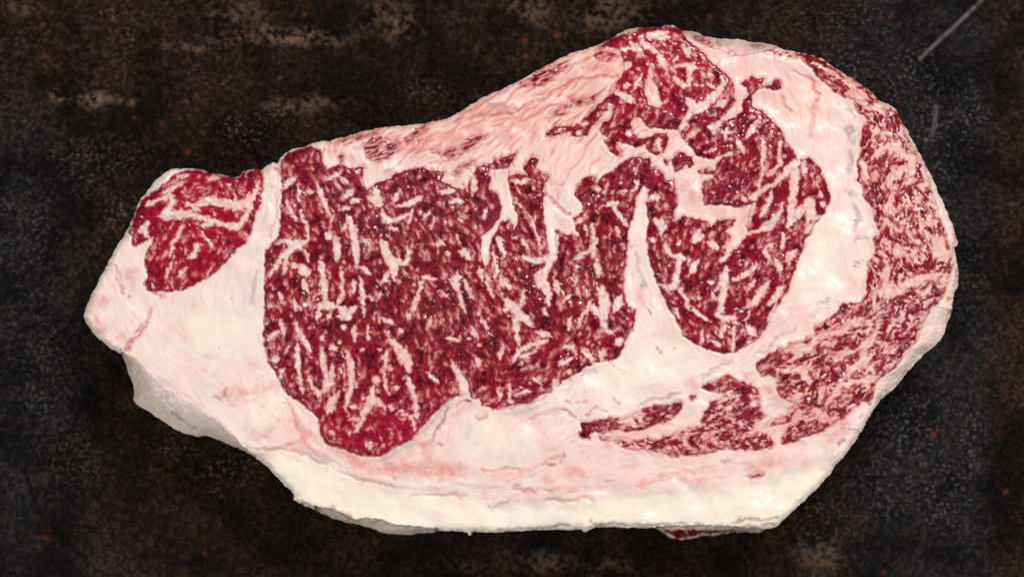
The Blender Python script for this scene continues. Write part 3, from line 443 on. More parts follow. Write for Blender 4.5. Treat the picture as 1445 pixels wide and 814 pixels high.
soft_red = field("""
B 120,230,20 150,330,16 190,450,26 ; 380,80,40 400,140,30 ; 740,480,40 760,520,20 ; 780,290,20 ; 850,600,20 ; 200,260,30 ; 330,480,20
C 750,350,40 900,340,40 1000,320,50 ; 1000,560,16 950,620,14 860,640,10 ; 900,700,10 1000,710,10 1100,690,10 1200,710,10 ; 1090,440,14 1180,570,14 1300,680,14 ; 1000,450,60 1080,520,40 ; 290,400,12 400,480,10 ; 230,330,20 280,380,16 ; 890,160,10 ; 560,200,20 ; 1350,720,20
G 0,120,8 120,110,8 220,130,10 330,190,8 ; 400,60,30 600,200,40 800,230,40 1000,240,60 1200,250,50 ; 1070,275,5 1220,280,5 ; 920,405,6 1060,400,7 1250,410,6 ; 600,300,20 800,370,16 ; 740,185,10 900,150,8
F 250,480,12 330,600,14 ; 1300,420,14 1350,370,10 ; 1100,640,30 1000,660,30
L 560,260,36 620,250,20 ; 310,215,5 380,190,5 ; 300,380,6 600,362,4 760,350,3 ; 400,440,5 700,425,6 ; 20,250,5 300,230,5 ; 800,60,20 ; 420,300,30 ; 1000,340,8 1200,270,8 1400,240,8 ; 20,390,16 
U 750,410,22 800,330,12 ; 690,330,24 ; 850,450,12 750,470,10 ; 300,250,20 450,280,20 ; 590,500,12 ; 1200,180,12 1190,220,10 ; 1060,420,6
H 100,650,20 300,600,30 500,620,30 ; 700,440,20 800,400,16 ; 900,320,30 1000,340,20 ; 60,700,40 200,740,40 ; 420,700,30 ; 500,760,30
D 700,30,30 900,100,40 1000,100,40 1150,80,40 1300,60,40 ; 500,130,40 ; 1300,330,30 ; 850,300,20 ; 620,200,16
I 300,60,60 450,30,50 ; 650,350,40 700,420,30 ; 700,600,30 ; 290,400,16
Q 180,265,5 260,320,7 330,410,10 320,480,10 300,600,8 290,700,6 ; 410,550,24 ; 380,630,10 ; 360,440,12 ; 700,500,40
N 400,380,50 420,450,40 ; 620,540,30
O 230,700,16 ; 320,690,14 ; 1110,380,12 ; 200,610,10 ; 1130,40,16
R 300,380,10 ; 1120,640,30
S 180,300,16 160,350,12 ; 800,230,40
P 700,200,50 850,320,50 ; 350,260,30 ; 1100,720,20 700,760,30
T 600,520,20 700,430,20 ; 560,640,14 ; 560,730,10
J 1180,300,10 1220,420,8
""", soft=7)
grey_f = field("""
Q 545,640,30 545,670,28 ; 570,715,16 540,720,10 ; 520,525,10 545,540,12 ; 580,560,10 ; 450,490,4
R 540,60,16 535,140,18 530,200,12 ; 550,330,22 ; 570,420,20 580,500,20 560,545,14 ; 600,615,20 630,620,14 ; 620,750,8
S 300,390,5 340,350,6 380,330,5 ; 290,400,6 ; 330,310,6 390,285,6 ; 30,580,5 100,510,7 190,480,5 ; 60,540,4 140,495,5
P 420,190,8 470,150,12 540,120,10 600,90,8 ; 190,310,12 250,295,10 ; 60,340,6 0,360,6 ; 760,60,5 830,20,5
K 1200,355,6 1300,330,8 1430,290,8 ; 740,210,10 840,170,8 900,150,8 ; 250,400,8 390,380,10 480,370,8 600,310,6
B 1160,180,8 1150,260,10 1180,60,8
M 640,150,22 700,195,16 ; 790,185,16 ; 840,240,10 900,250,14 ; 580,130,12
N 30,720,10 45,780,8 ; 1430,240,14 ; 1430,400,10
J 1160,80,10 1170,180,8 1210,300,12 ; 1250,450,14
G 370,490,10 440,530,10 ; 620,550,8 720,585,10 850,610,8 980,625,6
U 470,548,6 560,545,6 ; 780,550,10 860,545,10
H 200,560,16 300,600,12 350,640,8 ; 110,645,6 ; 620,510,8
F 1330,280,8 1240,340,10 1180,400,10 1100,500,10 1000,600,8 900,650,8 800,700,6
""", soft=2.6)
cream_f = field("""
X 420,660,20 480,695,24 600,725,24 720,735,16 800,730,14 900,725,18 1000,715,24 1080,705,26 1130,690,18
X 190,530,10 230,575,14 290,600,12 340,630,8 ; 680,620,34 730,630,24 ; 860,540,24 940,510,30 ; 1150,400,34 1170,330,20 ; 380,580,26 ; 300,470,40 350,460,20
""", soft=14)
brown_f = field("""
F 1220,400,8 1200,470,11 1130,570,8 ; 1350,345,9
U 580,528,6 700,512,7 890,502,5 ; 340,545,4 0,545,4
L 700,560,6 750,580,7 850,580,5 1400,590,6 ; 560,598,6 300,606,4 100,620,4
K 640,740,10 560,740,4 ; 80,345,8 20,375,4
G 210,450,8 330,485,8 ; 400,480,8 520,545,8 ; 640,545,5 760,585,6
C 360,450,6 440,510,5 520,560,3
J 1250,460,8 1265,475,6
""", soft=1.4)
gold_f = field("X 668,330,6 700,420,4 ; X 560,420,30 600,430,40 640,460,30 580,370,26 ; X 620,440,10 ; X 700,240,1", soft=10)
hole = field("""
E 400,75,9 440,30,5 ; 1110,400,18 ; 450,640,2
J 1000,545,14 975,520,14 ; 1120,575,7 1040,615,6 ; 735,580,10 ; 1005,360,14 ; 690,60,10 690,160,10
I 830,530,13 ; 480,390,12 455,440,10 ; 110,400,7 150,480,5
A 980,665,12 1030,640,8 ; 1275,255,6
F 180,360,3 ; 1350,345,8 ; 650,120,8
K 190,180,12 180,240,10 ; 820,560,14 860,575,6 ; 560,120,8
D 570,560,8 620,530,6 ; 150,250,8
B 1025,228,3 ; 937,554,3
G 800,296,5
L 768,317,3
""", soft=1.5)

# ---- relief (plan units)
nd = -out_sd
r_edge = 13.0
q = np.clip(nd/r_edge, 0, 1)
drop = r_edge*(1-np.sqrt(np.maximum(0, 1-(1-q)**2)))
Hh = T/S - drop
def bevel(poly_txt, inner_txt, zin, zlow, power=1.9):
    """part of the flank that spreads out below the cut face"""
    p = pts(poly_txt); w = window(p, 4)
    sd = poly_sd(p, ox_[w], oy_[w])
    din = np.maximum(line_sd(pts(inner_txt), ox_[w], oy_[w]), 0); dout = np.maximum(-out_sd[w], 0)
    f = dout/(din+dout+1e-4); f = 1-(1-f)**power
    z = zlow + (zin-zlow)*f
    Hh[w] = np.where(sd < 0, np.minimum(z*T/S, Hh[w]+40), Hh[w])
    return w, sd
bevel("X 170,492 200,511 226,533 260,557 293,578 319,600 340,625 362,645 328,634 293,620 275,622 240,610 215,592 178,570 180,528",
      "X 173,495 200,511 226,533 260,557 293,578 319,600 340,625 362,645", 0.995, 0.60)
bevel("S 1205,335 1060,330 1010,430 980,540 900,620 850,700 700,800 T 880,240 860,340 905,300 1010,230 1120,90 1210,0 S 1050,650 1130,560 1200,400",
      "S 1205,335 1060,330 1010,430 980,540 900,620 850,700 700,800 T 880,240 860,340", 0.99, 0.84)
bevel("X 925,742.5 1002,741 1075,745.5 1068,756 1033,756 988,760 957,766 938,757", "X 925,741 1002,739 1075,744", 0.62, 0.25)
bevel("G 290,470 400,486 520,546 560,556 620,541 720,558 800,588 1000,605 1090,615 1000,660 850,670 700,650 610,610 570,605 430,575 310,530",
      "G 290,465 400,482 520,542 560,552 620,537 720,554 800,584 1000,601 1090,615", 0.6, 0.3)
bevel("M 550,95 620,100 700,130 780,150 900,150 1000,170 1100,180 1200,215 1060,240 940,270 860,262 830,235 740,215 700,190 640,170 590,150",
      "M 550,105 590,150 640,170 700,190 740,215 830,235 860,262 940,270 1060,240 1200,225", 0.97, 0.72)
Mb = boxblur(boxblur(Mbase, 9), 9)
Hh += 4.0*sstep(0.1, 0.9, Mb)
Hh += 5*perlin(gx/170, gy/170, 51) + 3*perlin(gx/60, gy/60, 52)
meaty = boxblur(boxblur(Mbase, 3), 3)
Hh += meaty*(0.14*coarse + 0.07*tiny + (0.25+0.75*sstep(-0.3,0.6,perlin(gx/50,gy/50,57)))*(0.9*perlin(gx/6, gy/6, 56) + 1.5*perlin(gx/12, gy/12, 53))) + (1-meaty)*(3.2*perlin(gx/30, gy/30, 54) + 0.5*perlin(gx/11, gy/11, 55) + 0.04*streak + 0.02*tiny)
Hh += 0.55*boxblur(FAT, 1)*Mbase
Hh -= 2.8*boxblur(red_f, 1)*(1-Mbase) + 1.3*boxblur(brown_f, 1) + 5*hole + 0.8*boxblur(grey_f, 1)
edge_band = boxblur(Mbase, 2); Hh -= 1.9*(edge_band*(1-edge_band)*4)
fold = field('''C 760,640,3 900,690,4 1000,710,4 1100,690,4 1200,640,3 ; 690,290,3 720,380,4 ; 880,350,3 960,320,3
B 530,300,3 480,370,5 400,480,6 350,550,8 ; 270,40,3 340,190,4
G 100,100,3 330,190,4 600,310,3 800,345,3 ; 920,405,4 1250,410,4
L 0,250,3 300,230,4 400,190,4 520,140,4 ; 200,365,4 450,372,3 ; 400,440,4 700,425,4 ; 1000,340,3 1200,270,4 1400,240,4
Q 180,265,3 260,320,4 330,410,5 320,480,5 300,600,4 290,700,3
M 1170,530,3 1240,610,4
H 370,640,4 520,560,4 640,500,5 760,430,5 900,410,5 1040,395,4 ; 0,665,4 370,640,4
K 700,400,4 620,420,5 500,460,4 ; 1200,360,4 1430,300,4
F 250,480,5 330,600,5 ; 180,300,4 250,440,5''', soft=3.2)
Hh -= 4.0*boxblur(fold, 1)*(1-Mbase)
# folds of the fat cap
ridge = field("""G 100,70,6 200,60,6 300,100,6 450,190,6 600,280,6 800,322,5 1000,332,5 1200,312,5 1445,335,5
F 1330,280,14 1240,345,16 1180,410,18 1100,510,18 1000,600,14 900,650,10 800,700,8
A 1270,150,16 1270,300,16 1250,450,14 ; 1315,300,8 1300,420,8 1270,540,8
C 1090,350,10 1180,480,14 1280,600,12 ; 760,640,6 900,690,6 1100,650,6 1200,630,6
L 160,340,10 330,240,10 450,150,8 560,60,6 ; 0,330,5 140,335,6 ; 150,390,14 60,470,8
K 90,330,8 180,390,10 300,415,8 450,395,8 620,320,6 800,200,5""", soft=5)
Hh += 4.2*boxblur(ridge, 2)
lump = field("C 900,530,60 ; 650,310,40 ; B 950,800,20 ; X 690,615,30 730,625,20 ; H 960,290,50 ; H 800,420,20 900,420,20", soft=9)
Hh += 6*boxblur(lump, 8)
flake = field("""L 150,390,12 190,395,10 60,465,10 ; 1340,300,12 ; 1380,310,6 ; 720,580,10 650,615,10
T 700,480,16 760,460,12 ; 600,640,14 640,600,10 ; 720,560,8
F 50,180,10 30,200,6 ; 110,230,5 ; 320,400,6
C 940,210,6 ; 1010,280,6 ; 980,210,5 ; 720,330,4
K 900,350,5 ; 1000,90,12 1060,130,12 1100,160,10 ; 860,270,14 960,280,12 ; 780,500,6
S 460,300,8 ; 820,670,8 ; 710,750,5 700,720,4""", soft=2.2)
Hh += 2.5*flake*(0.5+perlin(gx/3, gy/3, 60))
# colour tones of the lean
tone = np.clip(0.42 + 0.55*fbm(gx/60, gy/60, 3, 61) + 0.25*fbm(gx/9, gy/9, 2, 62), 0, 1)
browner = np.exp(-(((gx-560)/130)**2 + ((gy-320)/90)**2)) + 0.8*np.exp(-(((gx-620)/90)**2 + ((gy-450)/70)**2)) + 0.55*np.exp(-(((gx-830)/90)**2 + ((gy-360)/120)**2))
tone = np.clip(tone*0.55 + 0.6*browner, 0, 1)
fresh = np.exp(-(((gx-280)/100)**2 + ((gy-320)/100)**2)) + np.exp(-(((gx-550)/130)**2 + ((gy-610)/40)**2)) + 0.8*np.exp(-(((gx-920)/100)**2 + ((gy-90)/60)**2))
tone = np.clip(tone - 0.5*fresh, 0, 1)
vf = 1 - M
halo = np.clip(boxblur(boxblur(vf, 2), 2)*1.15 + 0.25*perlin(gx/6, gy/6, 63)*boxblur(vf, 4)*2, 0, 1)
halo = np.maximum(sstep(0.06, 0.75, halo), fhalo*0.85)
dark = np.clip(sstep(-0.35, 1.2, 1.6*fbm(gx/19, gy/19, 3, 68))*0.85 + 0.5*sstep(0.2, 1.6, -fine) + 0.14*np.clip(tiny, -1, 1.5), 0, 1)*(1-0.4*fresh.clip(0, 1))
dark *= np.clip(1-2.2*FAT, 0, 1)*np.clip(1-0.6*fhalo, 0, 1)
halo = np.maximum(halo, sstep(0.05, 0.5, FAT))
dark = np.maximum(dark, hole)
halo = np.maximum(halo, 0.42*sstep(0.0, 1.0, fbm(gx/10, gy/10, 3, 73)*1.5 + 0.3*fine))
pinkish = np.clip(0.30 + 0.35*fbm(gx/45, gy/45, 3, 64), 0, 1)
upper = sstep(330, 150, gy + 0.12*np.abs(gx-700)) * sstep(400, 480, gx)*sstep(1010, 900, gx)
pinkish = np.clip(pinkish*0.38 + 0.62*upper + 0.45*fold + 0.75*soft_red*np.clip(0.7+0.9*fbm(gx/24, gy/24, 3, 70), 0, 1.3) + 0.30*sstep(900, 1000, gx)*sstep(520, 480, gx*0.0+gy)*sstep(1180, 1080, gx) + 0.5*capw*sstep(0.2, 0.6, Mb) + 0.15*boxblur(Mbase, 4)*(1-Mbase), 0, 1)
pinkish = np.clip(pinkish + 0.13*streak*(0.4+upper), 0, 1)
zid = {part_names[i]: i for i in range(len(part_names))}
zb = lambda nm: boxblur((zl == zid[nm]).astype(np.float32), 7)
cap_z = np.zeros((H, W), np.float32)
paint(cap_z, pts("G 20,130 100,120 220,160 340,240 500,310 650,370 850,410 1250,425 L 0,440 200,480 400,460 800,435 1100,385 1400,360 U 450,335 700,300 1000,200 1170,140 X 1190,660 1110,760 700,770 400,720 370,655"), 'poly', margin=24, soft=8, X=fwx, Y=fwy)
inm = sstep(0.3, 0.8, boxblur(Mbase, 1))
pinkish = np.clip(pinkish*(1-inm) + inm*np.clip(0.30 + 0.45*perlin(gx/8, gy/8, 74) + 0.5*fleck*(1-capk) + 0.35*capk, 0.05, 1), 0, 1)
pinkish = np.clip(pinkish + 0.16*sstep(0.7, 2.2, streak), 0, 1)
Hh -= 4.0*boxblur(cap_z, 4)
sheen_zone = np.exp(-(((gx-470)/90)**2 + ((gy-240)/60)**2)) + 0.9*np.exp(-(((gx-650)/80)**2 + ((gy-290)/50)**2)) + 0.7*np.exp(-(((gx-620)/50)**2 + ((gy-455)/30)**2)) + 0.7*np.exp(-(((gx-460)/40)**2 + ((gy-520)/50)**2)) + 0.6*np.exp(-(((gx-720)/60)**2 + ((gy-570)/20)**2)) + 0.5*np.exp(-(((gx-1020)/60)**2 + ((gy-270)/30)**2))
sheen = np.clip(sheen_zone, 0, 1)*sstep(0.25, 0.95, fbm(gx/7, gy/5, 3, 75)*1.3)*np.clip(1-1.2*FAT, 0, 1)  # purple-blue specular sheen, painted into the lean colour
pinkish = np.clip(pinkish + 0.22*zb('inner_fat_band') - 0.0 + 0.12*zb('rim_fat'), 0, 1)
cream_f = np.clip(cream_f*0.7 + 0.95*cap_z, 0, 1)
pinkish *= (1-0.7*cream_f)
redness = np.clip(0.45*upper*sstep(0.7, 2.0, streak + 0.8*fbm(gx/30, gy/30, 2, 69)) + red_f*(0.6+0.5*perlin(gx/4, gy/4, 65)) + 0.35*soft_red*sstep(0.2, 1.0, fbm(gx/8, gy/8, 3, 66)), 0, 1)
greyness = np.clip(grey_f*(0.75 + 0.5*perlin(gx/6, gy/4, 67)), 0, 1)
# under the brown marks the surface counts as nearly all fat
FAT = np.where(brown_f > 0.3, np.maximum(FAT, 0.9), FAT)

# ------------------------------------------------------------------ materials
def mat(name):
    m = bpy.data.materials.new(name); m.use_nodes = True
    nt = m.node_tree; nt.nodes.clear(); return m, nt
class NT:
    def __init__(s, nt): s.nt = nt
    def n(s, t, **kw):
        o = s.nt.nodes.new(t)
        for k, v in kw.items(): setattr(o, k, v)
        return o
    def link(s, a, b): s.nt.links.new(a, b)
    def mix(s, fac, a, b, blend='MIX'):
        o = s.n('ShaderNodeMix', data_type='RGBA', blend_type=blend)
        for v, i in ((fac, 0), (a, 6), (b, 7)):
            if hasattr(v, 'is_output'): s.link(v, o.inputs[i])
            elif isinstance(v, tuple): o.inputs[i].default_value = (*v, 1) if len(v) == 3 else v
            else: o.inputs[i].default_value = v
        return o.outputs[2]
    def math(s, op, a, b=0.0, clamp=False):
        o = s.n('ShaderNodeMath', operation=op, use_clamp=clamp)
        for v, i in ((a, 0), (b, 1)):
            if hasattr(v, 'is_output'): s.link(v, o.inputs[i])
            else: o.inputs[i].default_value = v
        return o.outputs[0]
    def attr(s, name):
        a = s.n('ShaderNodeAttribute', attribute_name=name)
        sp = s.n('ShaderNodeSeparateColor'); s.link(a.outputs['Color'], sp.inputs[0])
        return sp.outputs[0], sp.outputs[1], sp.outputs[2], a.outputs['Alpha']
    def noise(s, vec, scale, detail=3, rough=0.55):
        o = s.n('ShaderNodeTexNoise'); o.inputs['Scale'].default_value = scale; o.inputs['Detail'].default_value = detail
        o.inputs['Roughness'].default_value = rough; s.link(vec, o.inputs['Vector']); return o.outputs['Fac']
    def ramp(s, fac, a, b):
        o = s.n('ShaderNodeMapRange', interpolation_type='SMOOTHSTEP'); s.link(fac, o.inputs[0])
        o.inputs[1].default_value = a; o.inputs[2].default_value = b; return o.outputs[0]
def lin(r, g, b):
    f = lambda c: ((c/255+0.055)/1.055)**2.4 if c/255 > 0.04045 else c/255/12.92
    return (f(r), f(g), f(b))

BEEF, nt = mat('marbled_beef'); k = NT(nt)
fat, tn, hl, dk = k.attr('lean_mix'); pk, rd, gr, cr = k.attr('fat_mix'); bw, wet, shn, _a = k.attr('tint_sheen_mix')
tc = k.n('ShaderNodeTexCoord').outputs['Object']
n1 = k.noise(tc, 900, 4); n2 = k.noise(tc, 2600, 2); n3 = k.noise(tc, 220, 3)
lean = k.mix(tn, lin(134, 6, 38), lin(112, 32, 32))
lean = k.mix(k.math('MULTIPLY', _a, 0.8), lean, lin(168, 12, 48))
lean = k.mix(k.math('MULTIPLY', dk, 0.8), lean, lin(34, 1, 9))
lean = k.mix(k.math('MULTIPLY', hl, 0.8), lean, lin(196, 66, 70))
lean = k.mix(k.math('MULTIPLY', k.ramp(n1, 0.5, 0.75), 0.4), lean, lin(166, 28, 54))
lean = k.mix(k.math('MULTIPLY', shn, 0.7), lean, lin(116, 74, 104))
fatc = k.mix(pk, lin(238, 220, 209), lin(225, 162, 154))
fatc = k.mix(k.math('MULTIPLY', cr, 0.8), fatc, lin(242, 230, 211))
fatc = k.mix(k.math('MULTIPLY', k.ramp(n3, 0.5, 0.75), 0.3), fatc, lin(230, 194, 184))
fatc = k.mix(k.math('MULTIPLY', k.ramp(k.noise(tc, 95, 4, 0.6), 0.5, 0.7), 0.35), fatc, lin(222, 206, 200))
fatc = k.mix(k.math('MULTIPLY', rd, 0.85), fatc, lin(186, 62, 56))
fatc = k.mix(k.math('MULTIPLY', gr, 0.8), fatc, lin(158, 144, 144))
fatc = k.mix(k.math('MULTIPLY', bw, 0.7), fatc, lin(146, 100, 72))
base = k.mix(fat, lean, fatc)
gfac = k.math('ADD', k.ramp(n2, 0.35, 0.65), fat, True)
base = k.mix(gfac, k.mix(1.0, base, (0.8, 0.8, 0.8), 'MULTIPLY'), base)
bs = k.n('ShaderNodeBsdfPrincipled'); k.link(base, bs.inputs['Base Color'])
ro = k.math('ADD', k.math('MULTIPLY', fat, 0.04), k.math('MULTIPLY', n1, 0.34)); ro = k.math('ADD', ro, 0.16)
k.link(ro, bs.inputs['Roughness'])
bs.inputs['IOR'].default_value = 1.42
k.link(k.math('MULTIPLY', k.math('MULTIPLY', k.ramp(k.noise(tc, 75, 3), 0.36, 0.6), 1.0), k.math('SUBTRACT', 1.0, k.math('MULTIPLY', fat, 0.8))), bs.inputs['Coat Weight']); bs.inputs['Coat Roughness'].default_value = 0.10; bs.inputs['Coat IOR'].default_value = 1.4
bp2 = k.n('ShaderNodeBump'); bp2.inputs['Strength'].default_value = 0.42; bp2.inputs['Distance'].default_value = 0.0009
k.link(k.noise(tc, 620, 1, 0.4), bp2.inputs['Height']); k.link(bp2.outputs[0], bs.inputs['Coat Normal'])
k.link(k.math('ADD', k.math('MULTIPLY', fat, 0.33), 0.12), bs.inputs['Specular IOR Level'])
k.link(k.math('ADD', k.math('MULTIPLY', fat, 0.33), 0.05), bs.inputs['Subsurface Weight'])
bs.inputs['Subsurface Radius'].default_value = (1.0, 0.4, 0.3)
bs.inputs['Subsurface Scale'].default_value = 0.0015
bp = k.n('ShaderNodeBump'); bp.inputs['Strength'].default_value = 0.14; bp.inputs['Distance'].default_value = 0.0003
hb = k.math('ADD', n1, k.math('MULTIPLY', n2, 0.5)); k.link(hb, bp.inputs['Height'])
k.link(bp.outputs[0], bs.inputs['Normal'])
o_ = k.n('ShaderNodeOutputMaterial'); k.link(bs.outputs[0], o_.inputs[0])

# ------------------------------------------------------------------ steak geometry
def plan_to_world(px, py, zpx):
    z = zpx*S; f = (DCAM + T - z)/DCAM
    return (px-CX)*S*f, -(py-CY)*S*f, z
ins = out_sd < 0
face_ok = ins[:-1, :-1] & ins[1:, :-1] & ins[:-1, 1:] & ins[1:, 1:]
used = np.zeros((H, W), bool)
used[:-1, :-1] |= face_ok; used[1:, :-1] |= face_ok; used[:-1, 1:] |= face_ok; used[1:, 1:] |= face_ok
full = np.zeros((H, W), np.int32)
full[:-1, :-1] += face_ok; full[1:, :-1] += face_ok; full[:-1, 1:] += face_ok; full[1:, 1:] += face_ok
border = used & (full < 4)
gyd, gxd = np.gradient(out_sd); gl = np.hypot(gxd, gyd)+1e-6; nxo = gxd/gl; nyo = gyd/gl
VX = gx.copy(); VY = gy.copy()
VX[border] -= (out_sd*nxo)[border]; VY[border] -= (out_sd*nyo)[border]
PX, PY, PZ = plan_to_world(VX, VY, Hh)
P3 = np.stack([PX, PY, PZ], -1).astype(np.float32)
# vertex normals of the whole surface, shared by all parts
dxv = np.gradient(P3, axis=1); dyv = np.gradient(P3, axis=0)
NRM = np.cross(dyv, dxv); NRM /= (np.linalg.norm(NRM, axis=-1, keepdims=True)+1e-9)
NRM[NRM[..., 2] < 0] *= -1
A1 = np.stack([FAT, tone, halo, dark], -1).astype(np.float32)
A2 = np.stack([pinkish, redness, greyness, cream_f], -1).astype(np.float32)
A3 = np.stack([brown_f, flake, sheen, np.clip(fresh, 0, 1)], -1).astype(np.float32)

def make_mesh(name, co, quads, mats, attrs=None, normals=None):
    me = bpy.data.meshes.new(name)
    me.vertices.add(len(co)); me.vertices.foreach_set('co', co.astype(np.float32).ravel())
    n = len(quads); me.loops.add(n*4); me.loops.foreach_set('vertex_index', quads.astype(np.int32).ravel())
    me.polygons.add(n); me.polygons.foreach_set('loop_start', np.arange(0, n*4, 4, dtype=np.int32))
    me.polygons.foreach_set('use_smooth', np.ones(n, bool))
    for m in mats: me.materials.append(m)
    for an, av in (attrs or {}).items():
        a = me.color_attributes.new(an, 'FLOAT_COLOR', 'POINT'); a.data.foreach_set('color', av.astype(np.float32).ravel())
    me.update(calc_edges=True)
    if normals is not None: me.normals_split_custom_set_from_vertices(normals.tolist())
    return me
steak = bpy.data.objects.new('beef_steak', None); COL.objects.link(steak)
steak['label'] = 'thick raw marbled rib steak with white fat, lying on the dark slab'
steak['category'] = 'steak'

idx = np.arange(H*W, dtype=np.int64).reshape(H, W)
fj, fi = np.nonzero(face_ok)
quads = np.stack([idx[fj, fi], idx[fj+1, fi], idx[fj+1, fi+1], idx[fj, fi+1]], -1)
flab = LAB[fj, fi]
# tiny scraps of a label join the fat zone or muscle around them
cnt = np.bincount(flab.ravel(), minlength=len(part_names))
P3f = P3.reshape(-1, 3); NF = NRM.reshape(-1, 3); A1f = A1.reshape(-1, 4); A2f = A2.reshape(-1, 4); A3f = A3.reshape(-1, 4)
small = [i for i in range(1, len(part_names)) if part_names[i] == 'fat_vein' and cnt[i] < 45]
for i in small: flab[flab == i] = part_group[i]
order = np.argsort(flab, kind='stable'); sl = flab[order]
bounds = np.searchsorted(sl, np.arange(len(part_names)+1))
PART_LABEL = {'rope_muscle': 'small bright red muscle at the narrow end', 'eye_muscle': 'large dark red eye muscle with white flecks',
    'inner_muscle': 'dark red inner muscle with branching white fat', 'cap_muscle': 'finely marbled outer cap muscle',
    'upper_muscle': 'red muscle at the upper edge with white veins', 'fat_cap': 'thick creamy strip of fat along the lower edge',
    'silverskin': 'pale fibrous band beside the small muscle', 'tail_fat': 'smooth pinkish white fat of the tail'}
objs = {}
for i in range(1, len(part_names)):
    a, b = bounds[i], bounds[i+1]
    if b-a < 4: continue
    qd = quads[order[a:b]]
    uq, inv = np.unique(qd, return_inverse=True)
    me = make_mesh(part_names[i], P3f[uq], inv.reshape(-1, 4), [BEEF],
                   {'lean_mix': A1f[uq], 'fat_mix': A2f[uq], 'tint_sheen_mix': A3f[uq]}, NF[uq])
    ob = bpy.data.objects.new(part_names[i], me); COL.objects.link(ob)
    par = part_group[i]
    ob.parent = objs[par] if par in objs else steak
    if part_names[i] in PART_LABEL: ob['label'] = PART_LABEL[part_names[i]]
    objs[i] = ob

# flank of the steak: from the silhouette down to the slab
hE = np.zeros((H+1, W), np.int8)
f8 = face_ok.astype(np.int8)
E = []
pad = np.pad(face_ok, 1)
c = pad[1:-1, 1:-1]
up = c & ~pad[:-2, 1:-1]; dn_ = c & ~pad[2:, 1:-1]; lf = c & ~pad[1:-1, :-2]; rt = c & ~pad[1:-1, 2:]
for msk, (a, b) in ((up, ((0, 0), (0, 1))), (dn_, ((1, 1), (1, 0))), (lf, ((1, 0), (0, 0))), (rt, ((0, 1), (1, 1)))):
    j, i = np.nonzero(msk)
    E.append(np.stack([idx[j+a[0], i+a[1]], idx[j+b[0], i+b[1]]], -1))
E = np.concatenate(E)
uq, inv = np.unique(E, return_inverse=True); E = inv.reshape(-1, 2)
nb = len(uq); base_p = P3f[uq]; ndir = np.stack([nxo.ravel()[uq], -nyo.ravel()[uq]], -1)
gxs = gx.ravel()[uq]; gys = gy.ravel()[uq]
LV = 14
co = []; a1 = []; a2 = []; a3 = []
arc = np.arctan2(gys-CY, gxs-CX)*12
for l in range(LV+1):
    t = l/LV
    z = base_p[:, 2]*(1-t) + (0.0005 if l == LV else 0)
    off = (-2*t - 9*t*t + 3.5*np.sin(t*math.pi))*S + (0 if l == 0 else 1)*2.2*S*perlin(gxs/14, gys/14 + t*6, 71)*min(1, 3*t)
    p = np.stack([base_p[:, 0] + ndir[:, 0]*off, base_p[:, 1] + ndir[:, 1]*off, z], -1); co.append(p)
    v1 = A1f[uq].copy(); v2 = A2f[uq].copy(); v3 = A3f[uq].copy()
    if l:
        f_ = np.clip(v1[:, 0] + 0.6*t*perlin(gxs/20, gys/20 + 3*t, 72), 0, 1); v1[:, 0] = f_
    a1.append(v1); a2.append(v2); a3.append(v3)
sq = np.concatenate([np.stack([E[:, 1]+l*nb, E[:, 0]+l*nb, E[:, 0]+(l+1)*nb, E[:, 1]+(l+1)*nb], -1) for l in range(LV)])
me = make_mesh('flank', np.concatenate(co), sq, [BEEF], {'lean_mix': np.concatenate(a1), 'fat_mix': np.concatenate(a2), 'tint_sheen_mix': np.concatenate(a3)})
fl = bpy.data.objects.new('flank', me); COL.objects.link(fl); fl.parent = steak; fl['label'] = 'trimmed outer side of the steak'

# ------------------------------------------------------------------ the slab
BX0, BX1, BY0, BY1, BS = -420, 1866, -420, 1234, 2.6
bxn = int((BX1-BX0)/BS); byn = int((BY1-BY0)/BS)
bx, by = np.meshgrid(np.linspace(BX0, BX1, bxn, dtype=np.float32), np.linspace(BY0, BY1, byn, dtype=np.float32))
def spots(block):
    f = np.zeros(bx.shape, np.float32)
    X = bx + 9*perlin(bx/22, by/22, 81) + 14*perlin(bx/50, by/30, 82); Y = by + 6*perlin(bx/22, by/22, 83) + 6*perlin(bx/50, by/50, 84)
    for s in block.split(';'):
        x, y, rx, ry, st = [float(v) for v in s.split()]
        d = np.hypot((X-x)/rx, (Y-y)/ry)
        f = np.maximum(f, st*np.clip(1.25-d, 0, 1))
    return f
tan = spots("130 138 34 11 1; 78 138 16 9 .8; 182 142 14 7 .8; 400 52 100 14 .75; 290 66 60 6 .6; 330 20 60 20 .35; 565 38 26 22 .6; 860 18 60 26 .6; 750 20 26 20 .5; 420 148 70 14 .5; 540 20 30 30 .3; 760 792 60 16 .5; 860 800 50 12 .45; 1160 780 40 26 .4; 640 798 40 12 .3; 30 10 30 14 .4")
scuff = spots("340 182 44 22 .9; 400 160 40 18 .7; 600 130 40 20 .6; 150 220 70 26 .55; 170 300 40 26 .6; 120 250 50 40 .4; 320 655 50 30 .8; 250 630 40 30 .5; 290 690 20 12 .5; 1180 110 60 60 .6; 1290 110 60 50 .55; 1320 220 40 120 .6; 1370 160 20 60 .6; 1280 600 60 80 .6; 1330 700 40 60 .7; 1370 600 18 70 .55; 1370 400 24 90 .45; 1150 730 50 50 .55; 1240 690 50 50 .45; 60 520 50 160 .35; 40 330 50 80 .4; 100 650 60 60 .35; 1180 30 80 30 .4; 160 20 14 8 .8; 180 55 10 8 .7")
